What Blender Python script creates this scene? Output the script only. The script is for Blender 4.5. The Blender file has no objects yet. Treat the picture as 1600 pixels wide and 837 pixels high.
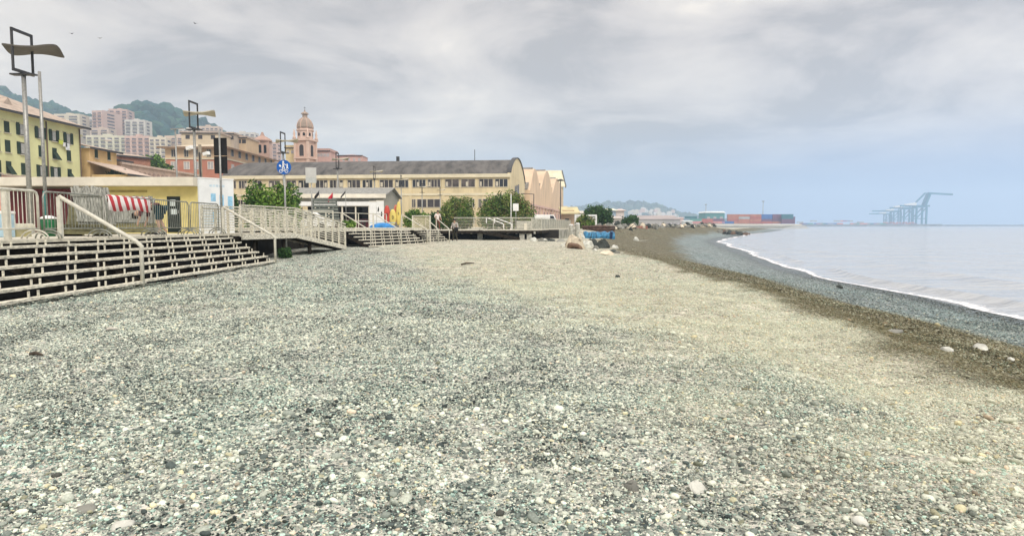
import bpy, bmesh, math, random
import numpy as np
from mathutils import Vector, Matrix, Euler

random.seed(7); RNG = np.random.default_rng(7)
R = math.radians
S = bpy.context.scene
COL = S.collection

# ------------------------------------------------------------------ camera, sky, sun, exposure
EYE = 1.5
F_PX, PITCH = 1000.0, math.atan(66.5 / 1000.0)
cam_d = bpy.data.cameras.new('camera'); cam = bpy.data.objects.new('camera', cam_d); COL.objects.link(cam)
cam.location = (0, 0, EYE); cam.rotation_euler = (R(90) - PITCH, 0, 0)
cam_d.sensor_width = 36.0; cam_d.lens = 36.0 * F_PX / 1600.0
cam_d.clip_start = 0.05; cam_d.clip_end = 30000
S.camera = cam
S.view_settings.view_transform = 'Standard'; S.view_settings.look = 'None'
S.view_settings.gamma = 1.0; S.view_settings.use_curve_mapping = False
S.view_settings.exposure = 0.80
S.cycles.use_denoising = True
S.cycles.volume_bounces = 2
S.cycles.max_bounces = 8
S.cycles.transparent_max_bounces = 16
SUN_EL, SUN_AZ = R(44), R(152)          # azimuth measured from +Y towards +X

W = bpy.data.worlds.new('World'); S.world = W; W.use_nodes = True
nt = W.node_tree; nt.nodes.clear()
def wn(t, **k):
    n = nt.nodes.new(t)
    for a, b in k.items(): setattr(n, a, b)
    return n
def wmath(op, a, b=None, c=None, clamp=False):
    n = wn('ShaderNodeMath', operation=op, use_clamp=clamp)
    for i, v in enumerate((a, b, c)):
        if v is None: continue
        if isinstance(v, (int, float)): n.inputs[i].default_value = v
        else: nt.links.new(v, n.inputs[i])
    return n.outputs[0]
def wmix(f, a, b, blend='MIX'):
    n = wn('ShaderNodeMix', data_type='RGBA', blend_type=blend)
    for i, v in ((0, f), (6, a), (7, b)):
        if isinstance(v, (int, float)): n.inputs[i].default_value = v
        elif isinstance(v, tuple): n.inputs[i].default_value = (*v, 1)
        else: nt.links.new(v, n.inputs[i])
    return n.outputs[2]
def wrange(v, a, b, c=0.0, d=1.0):
    n = wn('ShaderNodeMapRange', interpolation_type='SMOOTHSTEP')
    nt.links.new(v, n.inputs[0])
    for i, q in enumerate((a, b, c, d)): n.inputs[i + 1].default_value = q
    return n.outputs[0]
tc = wn('ShaderNodeTexCoord'); sep = wn('ShaderNodeSeparateXYZ'); nt.links.new(tc.outputs['Generated'], sep.inputs[0])
sx, sy, sz = sep.outputs
zc = wmath('ADD', wmath('MAXIMUM', sz, 0.0), 0.16)
comb = wn('ShaderNodeCombineXYZ')
nt.links.new(wmath('DIVIDE', sx, zc), comb.inputs[0]); nt.links.new(wmath('DIVIDE', sy, zc), comb.inputs[1])
def wnoise(scale, detail, rough, dist, off):
    m = wn('ShaderNodeVectorMath', operation='ADD'); nt.links.new(comb.outputs[0], m.inputs[0]); m.inputs[1].default_value = off
    n = wn('ShaderNodeTexNoise'); nt.links.new(m.outputs[0], n.inputs['Vector'])
    n.inputs['Scale'].default_value = scale; n.inputs['Detail'].default_value = detail
    n.inputs['Roughness'].default_value = rough; n.inputs['Distortion'].default_value = dist
    return n.outputs['Fac']
n1 = wnoise(1.25, 10, 0.58, 0.45, (3.1, 0.4, 0)); n2 = wnoise(0.30, 3, 0.5, 0.0, (9.2, 5.5, 2.0))
nn = wmath('ADD', wmath('MULTIPLY', n1, 0.62), wmath('MULTIPLY', n2, 0.38))
ramp = wn('ShaderNodeValToRGB'); nt.links.new(nn, ramp.inputs[0])
el = ramp.color_ramp.elements
el[0].position = 0.40; el[0].color = (3.5, 3.2, 3.05, 1)
el[1].position = 0.60; el[1].color = (8.3, 7.4, 6.3, 1)
e = el.new(0.46); e.color = (5.1, 4.6, 4.25, 1)
e = el.new(0.54); e.color = (6.5, 5.85, 5.2, 1)
sky = wn('ShaderNodeTexSky', sky_type='NISHITA'); sky.sun_disc = False
sky.sun_elevation = SUN_EL; sky.sun_rotation = SUN_AZ; sky.air_density = 1.3; sky.dust_density = 2.0
right = wrange(sx, -0.45, 0.45)
lowcol = wmix(right, (4.6, 4.95, 5.3), (1.0, 1.9, 4.0))
lowamt = wmath('MULTIPLY', wrange(sz, 0.165, 0.03), wrange(sx, -0.6, 0.1, 0.25, 0.98))
clouds = wmix(lowamt, ramp.outputs[0], lowcol)
zen = wrange(sz, 0.30, 0.95, 0.84, 2.0)
vm = wn('ShaderNodeVectorMath', operation='SCALE'); nt.links.new(clouds, vm.inputs[0]); nt.links.new(zen, vm.inputs[3])
fin = wmix(0.97, sky.outputs[0], vm.outputs[0])
bg = wn('ShaderNodeBackground'); bg.inputs[1].default_value = 0.1; nt.links.new(fin, bg.inputs[0])
wo = wn('ShaderNodeOutputWorld'); nt.links.new(bg.outputs[0], wo.inputs[0])

sd = bpy.data.lights.new('sun', 'SUN'); sd.energy = 1.5; sd.angle = R(20); sd.color = (1.0, 0.95, 0.86)
sun = bpy.data.objects.new('sun', sd); COL.objects.link(sun)
dirv = Vector((math.sin(SUN_AZ) * math.cos(SUN_EL), math.cos(SUN_AZ) * math.cos(SUN_EL), math.sin(SUN_EL)))
sun.rotation_euler = dirv.to_track_quat('Z', 'Y').to_euler()

# ------------------------------------------------------------------ helpers
FV = Vector((0, math.cos(PITCH), -math.sin(PITCH))); UV = Vector((0, math.sin(PITCH), math.cos(PITCH)))
def ray(px, py): return FV + Vector((1, 0, 0)) * ((px - 800) / F_PX) - UV * ((py - 418.5) / F_PX)
def at(px, py, Y):
    """point of the place seen at a photo pixel, at the surveyed distance Y"""
    d = ray(px, py); return Vector((0, 0, EYE)) + d * (Y / d.y)
def xat(px, Y): return at(px, 352, Y).x
def zat(py, Y): return at(800, py, Y).z
def onz(px, py, z):
    d = ray(px, py); return Vector((0, 0, EYE)) + d * ((z - EYE) / d.z)

MATS = {}
def mat(name, col, rough=0.8, var=0.15, scale=3.0, bump=0.0, bscale=20.0, metal=0.0, col2=None, stretch=(1, 1, 1), spec=0.3):
    if name in MATS: return MATS[name]
    m = bpy.data.materials.new(name); m.use_nodes = True; t = m.node_tree; b = t.nodes['Principled BSDF']
    b.inputs['Roughness'].default_value = rough; b.inputs['Metallic'].default_value = metal
    b.inputs['Specular IOR Level'].default_value = spec
    g = t.nodes.new('ShaderNodeNewGeometry'); mp = t.nodes.new('ShaderNodeMapping'); t.links.new(g.outputs['Position'], mp.inputs[0])
    mp.inputs['Scale'].default_value = stretch
    n = t.nodes.new('ShaderNodeTexNoise'); t.links.new(mp.outputs[0], n.inputs['Vector'])
    n.inputs['Scale'].default_value = scale; n.inputs['Detail'].default_value = 5; n.inputs['Roughness'].default_value = 0.62
    r = t.nodes.new('ShaderNodeValToRGB'); t.links.new(n.outputs['Fac'], r.inputs[0])
    c2 = col2 if col2 else tuple(c * (1 - 2 * var) for c in col)
    c1 = tuple(min(1, c * (1 + var * 0.6)) for c in col) if not col2 else col
    r.color_ramp.elements[0].position = 0.3; r.color_ramp.elements[0].color = (*[max(0, c) for c in c2], 1)
    r.color_ramp.elements[1].position = 0.62; r.color_ramp.elements[1].color = (*c1, 1)
    t.links.new(r.outputs[0], b.inputs['Base Color'])
    if bump > 0:
        n2 = t.nodes.new('ShaderNodeTexNoise'); t.links.new(mp.outputs[0], n2.inputs['Vector']); n2.inputs['Scale'].default_value = bscale
        bp = t.nodes.new('ShaderNodeBump'); bp.inputs['Strength'].default_value = 0.6; bp.inputs['Distance'].default_value = bump
        t.links.new(n2.outputs['Fac'], bp.inputs['Height']); t.links.new(bp.outputs[0], b.inputs['Normal'])
    MATS[name] = m; return m

def attr_mat(name, attr='Col', rough=0.7, spec=0.3, bump=0.0, bscale=60, trans=0.0):
    if name in MATS: return MATS[name]
    m = bpy.data.materials.new(name); m.use_nodes = True; t = m.node_tree; b = t.nodes['Principled BSDF']
    b.inputs['Roughness'].default_value = rough; b.inputs['Specular IOR Level'].default_value = spec
    a = t.nodes.new('ShaderNodeAttribute'); a.attribute_name = attr
    g = t.nodes.new('ShaderNodeNewGeometry'); n = t.nodes.new('ShaderNodeTexNoise')
    t.links.new(g.outputs['Position'], n.inputs['Vector']); n.inputs['Scale'].default_value = bscale; n.inputs['Detail'].default_value = 4
    mr = t.nodes.new('ShaderNodeMapRange'); t.links.new(n.outputs['Fac'], mr.inputs[0])
    mr.inputs[1].default_value = 0.3; mr.inputs[2].default_value = 0.7; mr.inputs[3].default_value = 0.75; mr.inputs[4].default_value = 1.18
    v = t.nodes.new('ShaderNodeVectorMath'); v.operation = 'SCALE'; t.links.new(a.outputs['Color'], v.inputs[0]); t.links.new(mr.outputs[0], v.inputs[3])
    t.links.new(v.outputs[0], b.inputs['Base Color'])
    if bump:
        bp = t.nodes.new('ShaderNodeBump'); bp.inputs['Distance'].default_value = bump; t.links.new(n.outputs['Fac'], bp.inputs['Height']); t.links.new(bp.outputs[0], b.inputs['Normal'])
    MATS[name] = m; return m

class MB:
    def __init__(s): s.v = []; s.f = []
    def add(s, vs, fs):
        o = len(s.v); s.v += [tuple(v) for v in vs]; s.f += [tuple(i + o for i in f) for f in fs]; return s
    def box(s, x0, x1, y0, y1, z0, z1):
        return s.add([(x0, y0, z0), (x1, y0, z0), (x1, y1, z0), (x0, y1, z0), (x0, y0, z1), (x1, y0, z1), (x1, y1, z1), (x0, y1, z1)],
                     [(0, 3, 2, 1), (4, 5, 6, 7), (0, 1, 5, 4), (1, 2, 6, 5), (2, 3, 7, 6), (3, 0, 4, 7)])
    def hexa(s, bottom, top):
        return s.add(list(bottom) + list(top), [(0, 3, 2, 1), (4, 5, 6, 7), (0, 1, 5, 4), (1, 2, 6, 5), (2, 3, 7, 6), (3, 0, 4, 7)])
    def beam(s, p0, p1, w, h):
        p0, p1 = Vector(p0), Vector(p1); d = (p1 - p0).normalized()
        side = d.cross(Vector((0, 0, 1)))
        side = Vector((1, 0, 0)) if side.length < 1e-4 else side.normalized()
        up = side.cross(d); a = side * w / 2; b = up * h / 2
        return s.hexa([p0 - a - b, p0 + a - b, p1 + a - b, p1 - a - b], [p0 - a + b, p0 + a + b, p1 + a + b, p1 - a + b])
    def tube(s, p0, p1, r0, r1=None, n=8, caps=True):
        return s.path([p0, p1], [r0, r0 if r1 is None else r1], n, caps)
    def path(s, pts, r, n=8, caps=True):
        pts = [Vector(p) for p in pts]; k = len(pts)
        rs = [r] * k if isinstance(r, (int, float)) else r
        vs = []; fs = []; ref = None
        for i, p in enumerate(pts):
            d = (pts[min(i + 1, k - 1)] - pts[max(i - 1, 0)]).normalized()
            if ref is None: ref = Vector((0, 0, 1)) if abs(d.z) < 0.9 else Vector((1, 0, 0))
            a = d.cross(ref).normalized(); b = a.cross(d).normalized(); ref = b
            for j in range(n):
                t = 2 * math.pi * j / n; vs.append(p + (a * math.cos(t) + b * math.sin(t)) * rs[i])
        for i in range(k - 1):
            for j in range(n):
                j2 = (j + 1) % n; fs.append((i * n + j, i * n + j2, (i + 1) * n + j2, (i + 1) * n + j))
        if caps: fs.append(tuple(range(n))[::-1]); fs.append(tuple((k - 1) * n + j for j in range(n)))
        return s.add(vs, fs)
    def prism(s, prof, f0, f1):
        """profile of 2-D points; f0/f1 map (a,b) to 3-D points of the two ends"""
        n = len(prof); vs = [f0(*p) for p in prof] + [f1(*p) for p in prof]
        fs = [tuple(range(n)), tuple(range(2 * n - 1, n - 1, -1))] + [(i, i + n, (i + 1) % n + n, (i + 1) % n) for i in range(n)]
        return s.add(vs, fs)
    def lathe(s, prof, c=(0, 0, 0), n=16):
        vs = [(c[0] + r * math.cos(2 * math.pi * j / n), c[1] + r * math.sin(2 * math.pi * j / n), c[2] + z) for r, z in prof for j in range(n)]
        fs = [(i * n + j, i * n + (j + 1) % n, (i + 1) * n + (j + 1) % n, (i + 1) * n + j) for i in range(len(prof) - 1) for j in range(n)]
        fs += [tuple(range(n))[::-1], tuple((len(prof) - 1) * n + j for j in range(n))]
        return s.add(vs, fs)
    def quad(s, a, b, c, d): return s.add([a, b, c, d], [(0, 1, 2, 3)])
    def build(s, name, m, parent=None, smooth=False, bevel=0.0):
        me = bpy.data.meshes.new(name); me.from_pydata(s.v, [], s.f)
        bm = bmesh.new(); bm.from_mesh(me); bmesh.ops.recalc_face_normals(bm, faces=bm.faces); bm.to_mesh(me); bm.free()
        me.materials.append(m)
        if smooth:
            me.polygons.foreach_set('use_smooth', [True] * len(me.polygons))
        o = bpy.data.objects.new(name, me); COL.objects.link(o)
        if parent is not None: o.parent = parent
        if bevel:
            md = o.modifiers.new('bevel', 'BEVEL'); md.width = bevel; md.segments = 2; md.limit_method = 'ANGLE'
        return o
def raw(name, verts, faces, m, parent=None, cols=None, smooth=False):
    """fast mesh from numpy: verts (n,3), faces (m,k) all of one size"""
    me = bpy.data.meshes.new(name); n, (fm, k) = len(verts), faces.shape
    me.vertices.add(n); me.vertices.foreach_set('co', np.asarray(verts, np.float32).ravel())
    me.loops.add(fm * k); me.loops.foreach_set('vertex_index', faces.astype(np.int32).ravel())
    me.polygons.add(fm); me.polygons.foreach_set('loop_start', np.arange(0, fm * k, k, dtype=np.int32))
    me.polygons.foreach_set('loop_total', np.full(fm, k, np.int32))
    if smooth: me.polygons.foreach_set('use_smooth', np.ones(fm, bool))
    me.update(calc_edges=True)
    if cols is not None:
        for cn, ca in (cols if isinstance(cols, dict) else {'Col': cols}).items():
            at_ = me.color_attributes.new(cn, 'FLOAT_COLOR', 'POINT')
            c4 = np.ones((n, 4), np.float32); c4[:, :3] = ca; at_.data.foreach_set('color', c4.ravel())
    me.materials.append(m)
    o = bpy.data.objects.new(name, me); COL.objects.link(o)
    if parent is not None: o.parent = parent
    return o
def tag(o, label=None, cat=None, group=None, kind=None):
    if label: o['label'] = label
    if cat: o['category'] = cat
    if group: o['group'] = group
    if kind: o['kind'] = kind
    return o
def thing(name, label, cat, loc=(0, 0, 0), rz=0.0, group=None):
    o = bpy.data.objects.new(name, None); COL.objects.link(o); o.location = loc; o.rotation_euler = (0, 0, rz)
    o.empty_display_size = 0.1
    return tag(o, label, cat, group)
def cp(o, parent=None, loc=None, rz=None):
    c = o.copy(); COL.objects.link(c)
    if parent is not None: c.parent = parent
    if loc is not None: c.location = loc
    if rz is not None: c.rotation_euler = (0, 0, rz)
    return c
def dup(root, loc, rz=0.0, label=None):
    r = cp(root, None, loc, rz)
    if label: r['label'] = label
    for ch in list(root.children):
        c = cp(ch, r)
        for g in list(ch.children): cp(g, c)
    return r

# ------------------------------------------------------------------ terrain functions
YC = [-10, 0, 6, 12, 22, 35, 50, 80, 120, 180, 260, 400]; XC = [4.0, 4.3, 4.6, 5.4, 5.9, 5.4, 6.6, 12, 24, 51, 91, 150]
YW = [-10, 0, 12, 18.7, 25, 32, 42, 53, 80, 108, 125, 150, 200, 260, 400]; XW = [13, 13.6, 14.4, 15.2, 16.1, 16.4, 18.2, 21.2, 27.8, 34.7, 41, 52, 74, 104, 170]
def sst(x, a, b):
    t = np.clip((x - a) / (b - a), 0, 1); return t * t * (3 - 2 * t)
def vnoise(x, y, s, seed=0):
    """cheap smooth value noise"""
    x = np.asarray(x, float) / s + seed * 17.3; y = np.asarray(y, float) / s - seed * 9.7
    xi = np.floor(x); yi = np.floor(y); fx = x - xi; fy = y - yi; fx = fx * fx * (3 - 2 * fx); fy = fy * fy * (3 - 2 * fy)
    def h(a, b):
        q = np.sin(a * 127.1 + b * 311.7 + seed * 74.7) * 43758.5453; return q - np.floor(q)
    return (h(xi, yi) * (1 - fx) + h(xi + 1, yi) * fx) * (1 - fy) + (h(xi, yi + 1) * (1 - fx) + h(xi + 1, yi + 1) * fx) * fy
SEA = -1.3
def ground(X, Y):
    X = np.asarray(X, float); Y = np.asarray(Y, float)
    xc = np.interp(Y, YC, XC); xw = np.interp(Y, YW, XW)
    top = 0.26 * sst(Y, 16, 38) - 0.25 * sst(Y, 55, 120)
    top = top + 0.07 * (vnoise(X, Y, 3.5, 1) - 0.5) + 0.10 * (vnoise(X, Y, 9, 2) - 0.5)
    top = top + 0.045 * (vnoise(X, Y, .55, 31) - 0.5) * (Y < 40) + 0.04 * (vnoise(X, Y, 1.3, 32) - .5)
    top = top + 0.035 * np.sin((X - xc) * 2.4 + 2 * vnoise(X, Y, 6, 4)) * sst(X - xc, -6, -1) * (X < xc)
    t = (X - xc) / (xw - xc)
    xl = np.interp(Y, [61, 72, 84, 120, 178, 240, 300], [4.5, 8, 13, 26, 52, 74, 86])
    bank_ = (1.06 + .12 * (vnoise(X, Y, 2, 51) - .5)) * sst(Y, 63, 70) * (Y < 320)
    bk = 1 - sst(X - xl + 1.2 * (vnoise(X, Y, 5, 52) - .5), .3, 4.5 + .02 * np.clip(Y, 0, 300))
    tt = np.clip(t, 0, None)
    prof = np.where(tt < 1, 0.72 * tt + 0.28 * sst(tt, 0.05, 0.6), 1.0 + (tt - 1) * 0.9)
    low = top + (SEA - top) * prof
    low = low + 0.10 * (vnoise(X, Y, 2.2, 5) - 0.5) * np.clip(1 - tt, 0, 1) * sst(tt, 0.0, .1)
    z = np.where(t > 0, low, top)
    return z + (np.maximum(bank_, z) - z) * bk * (bank_ > .05)
def gz(x, y): return float(ground(x, y))
def zones(X, Y):
    xc = np.interp(Y, YC, XC); xw = np.interp(Y, YW, XW)
    s = (X - xc) / (xw - xc)
    j = (vnoise(X, Y, 1.3, 3) - 0.5) * 0.5 + (vnoise(X, Y, 0.4, 6) - 0.5) * 0.25
    tan = sst((X - (3.1 - 0.31 * Y)) / 2.4 + j * 1.6, -0.4, 1.0) * (s < 0.06)
    brown = sst(s + j * 0.14, -0.05, 0.03) * (1 - sst(s + j * 0.22, 0.30 + 0.14 * sst(Y, 25, 60), 0.46 + 0.14 * sst(Y, 25, 60)))
    wet = sst(s + j * 0.05, 0.76, 0.92)
    return np.clip(tan, 0, 1), np.clip(brown, 0, 1), np.clip(wet, 0, 1), s

# ------------------------------------------------------------------ beach
def ground_material():
    m = bpy.data.materials.new('shingle_ground'); m.use_nodes = True; t = m.node_tree; b = t.nodes['Principled BSDF']
    N = t.nodes.new; L = t.links.new
    g = N('ShaderNodeNewGeometry'); att = N('ShaderNodeAttribute'); att.attribute_name = 'zone'
    sp = N('ShaderNodeSeparateColor'); L(att.outputs['Color'], sp.inputs[0])
    def math_(op, a, bb, clamp=False):
        n = N('ShaderNodeMath'); n.operation = op; n.use_clamp = clamp
        for i, v in enumerate((a, bb)):
            if isinstance(v, (int, float)): n.inputs[i].default_value = v
            else: L(v, n.inputs[i])
        return n.outputs[0]
    def mix(f, a, bb, blend='MIX'):
        n = N('ShaderNodeMix'); n.data_type = 'RGBA'; n.blend_type = blend
        for i, v in ((0, f), (6, a), (7, bb)):
            if isinstance(v, (int, float)): n.inputs[i].default_value = v
            elif isinstance(v, tuple): n.inputs[i].default_value = (*v, 1)
            else: L(v, n.inputs[i])
        return n.outputs[2]
    def vor(scale):
        n = N('ShaderNodeTexVoronoi'); n.inputs['Scale'].default_value = scale; L(g.outputs['Position'], n.inputs['Vector'])
        s = N('ShaderNodeSeparateColor'); L(n.outputs['Color'], s.inputs[0]); return n.outputs['Distance'], s.outputs[0], s.outputs[1]
    def noise(scale, det=4):
        n = N('ShaderNodeTexNoise'); n.inputs['Scale'].default_value = scale; n.inputs['Detail'].default_value = det; n.inputs['Roughness'].default_value = 0.65
        L(g.outputs['Position'], n.inputs['Vector']); return n.outputs['Fac']
    d1, r1, h1 = vor(34); d2, r2, h2 = vor(11); d3, r3, h3 = vor(4.2)
    val = math_('ADD', math_('ADD', math_('MULTIPLY', r1, 0.46), math_('MULTIPLY', r2, 0.33)), math_('MULTIPLY', r3, 0.21))
    def ramp(stops, fac):
        n = N('ShaderNodeValToRGB'); L(fac, n.inputs[0]); e = n.color_ramp.elements
        for i, (p, c) in enumerate(stops):
            q = e[i] if i < 2 else e.new(p); q.position = p; q.color = (*c, 1)
        return n.outputs[0]
    grey = ramp([(0.22, (.05, .06, .058)), (0.82, (.72, .70, .62)), (0.40, (.20, .22, .20)), (0.55, (.37, .38, .33)), (0.68, (.53, .52, .45))], val)
    tan = ramp([(0.22, (.14, .13, .10)), (0.82, (.76, .72, .59)), (0.40, (.38, .36, .29)), (0.6, (.56, .535, .43))], val)
    brown = ramp([(0.22, (.035, .030, .018)), (0.82, (.34, .31, .22)), (0.40, (.09, .080, .045)), (0.6, (.17, .15, .09))], val)
    low = ramp([(0.22, (.05, .065, .07)), (0.82, (.50, .55, .54)), (0.42, (.15, .18, .185)), (0.6, (.26, .31, .31))], val)
    s_att = N('ShaderNodeAttribute'); s_att.attribute_name = 'shore'; s_s = N('ShaderNodeSeparateColor'); L(s_att.outputs['Color'], s_s.inputs[0])
    nz = noise(0.9); nz2 = noise(0.35, 6)
    c = mix(math_('ADD', sp.outputs[0], math_('MULTIPLY', math_('SUBTRACT', nz2, 0.5), 0.9), True), grey, tan)
    c = mix(s_s.outputs[0], c, low)
    bz = math_('MULTIPLY', sp.outputs[1], math_('ADD', math_('MULTIPLY', nz, 0.8), 0.55), True)
    c = mix(bz, c, brown)
    # teal tint patches of greener pebbles
    tq = N('ShaderNodeMapRange'); L(noise(0.5, 3), tq.inputs[0]); tq.inputs[1].default_value = 0.5; tq.inputs[2].default_value = 0.72; tq.inputs[4].default_value = 0.55
    c = mix(tq.outputs[0], c, mix(1.0, c, (.72, 1.0, .97), 'MULTIPLY'))
    wetc = mix(1.0, c, (.50, .50, .50), 'MULTIPLY')
    c = mix(sp.outputs[2], c, wetc)
    L(c, b.inputs['Base Color'])
    rr = N('ShaderNodeMapRange'); L(sp.outputs[2], rr.inputs[0]); rr.inputs[3].default_value = 0.85; rr.inputs[4].default_value = 0.32; L(rr.outputs[0], b.inputs['Roughness'])
    b.inputs['Specular IOR Level'].default_value = 0.25
    hgt = math_('ADD', math_('MULTIPLY', math_('SUBTRACT', 1.0, d1), 0.5), math_('MULTIPLY', math_('SUBTRACT', 1.0, d2), 1.2))
    bp = N('ShaderNodeBump'); bp.inputs['Strength'].default_value = 0.9; bp.inputs['Distance'].default_value = 0.035
    L(hgt, bp.inputs['Height']); L(bp.outputs[0], b.inputs['Normal'])
    return m
MG = ground_material()
def grid_axis(segs):
    out = []
    for a, b, st in segs: out += list(np.arange(a, b - 1e-6, st))
    return np.array(out + [segs[-1][1]])
gx = grid_axis([(-40, -14, 2.0), (-14, 30, 0.22), (30, 60, 0.6), (60, 140, 2.0), (140, 190, 5.0)])
gy = grid_axis([(-10, 2, 0.5), (2, 45, 0.25), (45, 130, 0.7), (130, 300, 2.5), (300, 400, 10)])
GX, GY = np.meshgrid(gx, gy); Xf, Yf = GX.ravel(), GY.ravel(); Zf = ground(Xf, Yf)
ta, br, we, ss = zones(Xf, Yf)
nx, ny = len(gx), len(gy); idx = np.arange(nx * ny).reshape(ny, nx)
faces = np.stack([idx[:-1, :-1].ravel(), idx[:-1, 1:].ravel(), idx[1:, 1:].ravel(), idx[1:, :-1].ravel()], 1)
o = raw('beach', np.stack([Xf, Yf, Zf], 1), faces, MG, cols={'zone': np.stack([ta, br, we], 1), 'shore': np.stack([sst(ss, 0.15, 0.4)] * 3, 1)}, smooth=True)
tag(o, 'sloping grey shingle beach running along the sea', kind='structure')

# loose pebbles on the near beach: each a modelled stone
def stones(n, ymin, ymax, rmed, rsig, ico_level, seed, rmin, spread=0.92):
    rng = np.random.default_rng(seed)
    bm = bmesh.new(); bmesh.ops.create_icosphere(bm, subdivisions=ico_level, radius=1.0)
    bv = np.array([v.co[:] for v in bm.verts]); bf = np.array([[v.index for v in f.verts] for f in bm.faces]); bm.free()
    Y = np.sqrt(rng.uniform(ymin ** 2, ymax ** 2, n)); X = rng.uniform(-1, 1, n) * (Y * spread + 0.5)
    keep = (rng.uniform(0, 1, n) < np.clip((40 - Y) / 18, 0, 1) ** 1.3) & (X > -9.6) & (X < np.interp(Y, YW, XW) - 0.3); X, Y = X[keep], Y[keep]; n = len(X)
    a = np.clip(rmed * np.exp(rng.normal(0, rsig, n)), rmin, 0.11)
    sc = np.stack([a, a * rng.uniform(.55, .95, n), a * rng.uniform(.32, .62, n)], 1)
    V = bv[None] * (1 + rng.uniform(-.16, .16, (n, len(bv), 1))) * sc[:, None]
    yaw, p, r = rng.uniform(0, 2 * np.pi, n), rng.normal(0, .32, n), rng.normal(0, .32, n)
    def rot(i, j, ang):
        c, s_ = np.cos(ang)[:, None], np.sin(ang)[:, None]; A = V[:, :, i] * c - V[:, :, j] * s_; B = V[:, :, i] * s_ + V[:, :, j] * c
        V[:, :, i], V[:, :, j] = A, B
    rot(0, 2, p); rot(1, 2, r); rot(0, 1, yaw)
    V[:, :, 0] += X[:, None]; V[:, :, 1] += Y[:, None]
    V[:, :, 2] += (ground(X, Y) + sc[:, 2] * rng.uniform(0.05, 0.75, n))[:, None]
    tan, brown, wet, s = zones(X, Y)
    q = np.clip(rng.beta(1.0, 1.0, n) + 0.04 * (a / rmed - 1) + .20 * (vnoise(X, Y, 1.1, 41) - .5) + .26 * (vnoise(X, Y, .35, 42) - .5), 0, 1)
    tq0 = np.clip(tan, 0, 1); q = q * (1 - tq0) + (.56 + (q - .5) * .55) * tq0
    stops = np.array([0, .17, .36, .55, .76, 1.0])
    pal = np.array([(.016, .023, .026), (.085, .105, .108), (.215, .24, .23), (.40, .42, .39), (.62, .63, .57), (.84, .84, .77)])
    palt = np.array([(.09, .085, .068), (.30, .285, .235), (.45, .435, .365), (.54, .52, .435), (.66, .64, .54), (.80, .78, .68)])
    palb = np.array([(.025, .02, .012), (.06, .05, .03), (.10, .088, .05), (.16, .14, .085), (.24, .215, .145), (.42, .40, .32)])
    pall = np.array([(.03, .036, .04), (.075, .09, .095), (.13, .155, .16), (.20, .23, .24), (.30, .33, .335), (.52, .54, .53)])
    f = lambda P: np.stack([np.interp(q, stops, P[:, k]) for k in range(3)], 1)
    tq = np.clip(tan + (vnoise(X, Y, 2.5, 8) - .5) * .4, 0, 1)[:, None]
    C = f(pal) * (1 - tq) + f(palt) * tq
    lw = sst(s, .15, .4)[:, None]; C = C * (1 - lw) + f(pall) * lw; C = C * (1 - brown[:, None]) + f(palb) * brown[:, None]
    hue = rng.uniform(0, 1, n)[:, None]
    teal = (sst(vnoise(X, Y, 2.0, 9) + vnoise(X, Y, .8, 10) * .5, .6, 1.0) * (1 - tan))[:, None]
    C = np.where((hue < .16 + .30 * teal) & (a < rmed * 1.7)[:, None], C * np.array([.76, .97, .94]), C * np.array([1.0, 1.0, .955]))
    C = np.where(hue > .95, C * np.array([1.12, 1.0, .80]), C)
    C = np.where((hue > .90) & (hue <= .93), C * np.array([1.1, .88, .80]), C)
    C *= np.array([.96, 1.0, .965]) * (1 - .5 * wet[:, None])
    nv = len(bv); Fc = (bf[None] + (np.arange(n) * nv)[:, None, None]).reshape(-1, 3)
    return V.reshape(-1, 3), Fc, np.repeat(C, nv, 0)
parts = [stones(18000, 2.4, 5.6, .0105, .46, 2, 1, .006), stones(180000, 2.4, 6.2, .0060, .36, 1, 2, .0032), stones(220000, 5.4, 10.0, .0075, .44, 1, 3, .0045),
         stones(240000, 9.0, 17.0, .0096, .42, 1, 4, .0062), stones(220000, 15.0, 40.0, .0150, .36, 1, 5, .010, .86), stones(110, 2.6, 20.0, .019, .30, 2, 6, .017)]
off = 0; VV, FF, CC = [], [], []
for v, f, c in parts: VV.append(v); FF.append(f + off); CC.append(c); off += len(v)
MPEB = attr_mat('pebble_stone', rough=0.72, spec=0.25, bscale=90)
tag(raw('pebbles', np.concatenate(VV), np.concatenate(FF), MPEB, cols=np.concatenate(CC), smooth=True), 'loose grey and teal pebbles strewn over the near beach', 'pebbles', kind='stuff')
del VV, FF, CC, parts

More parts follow.
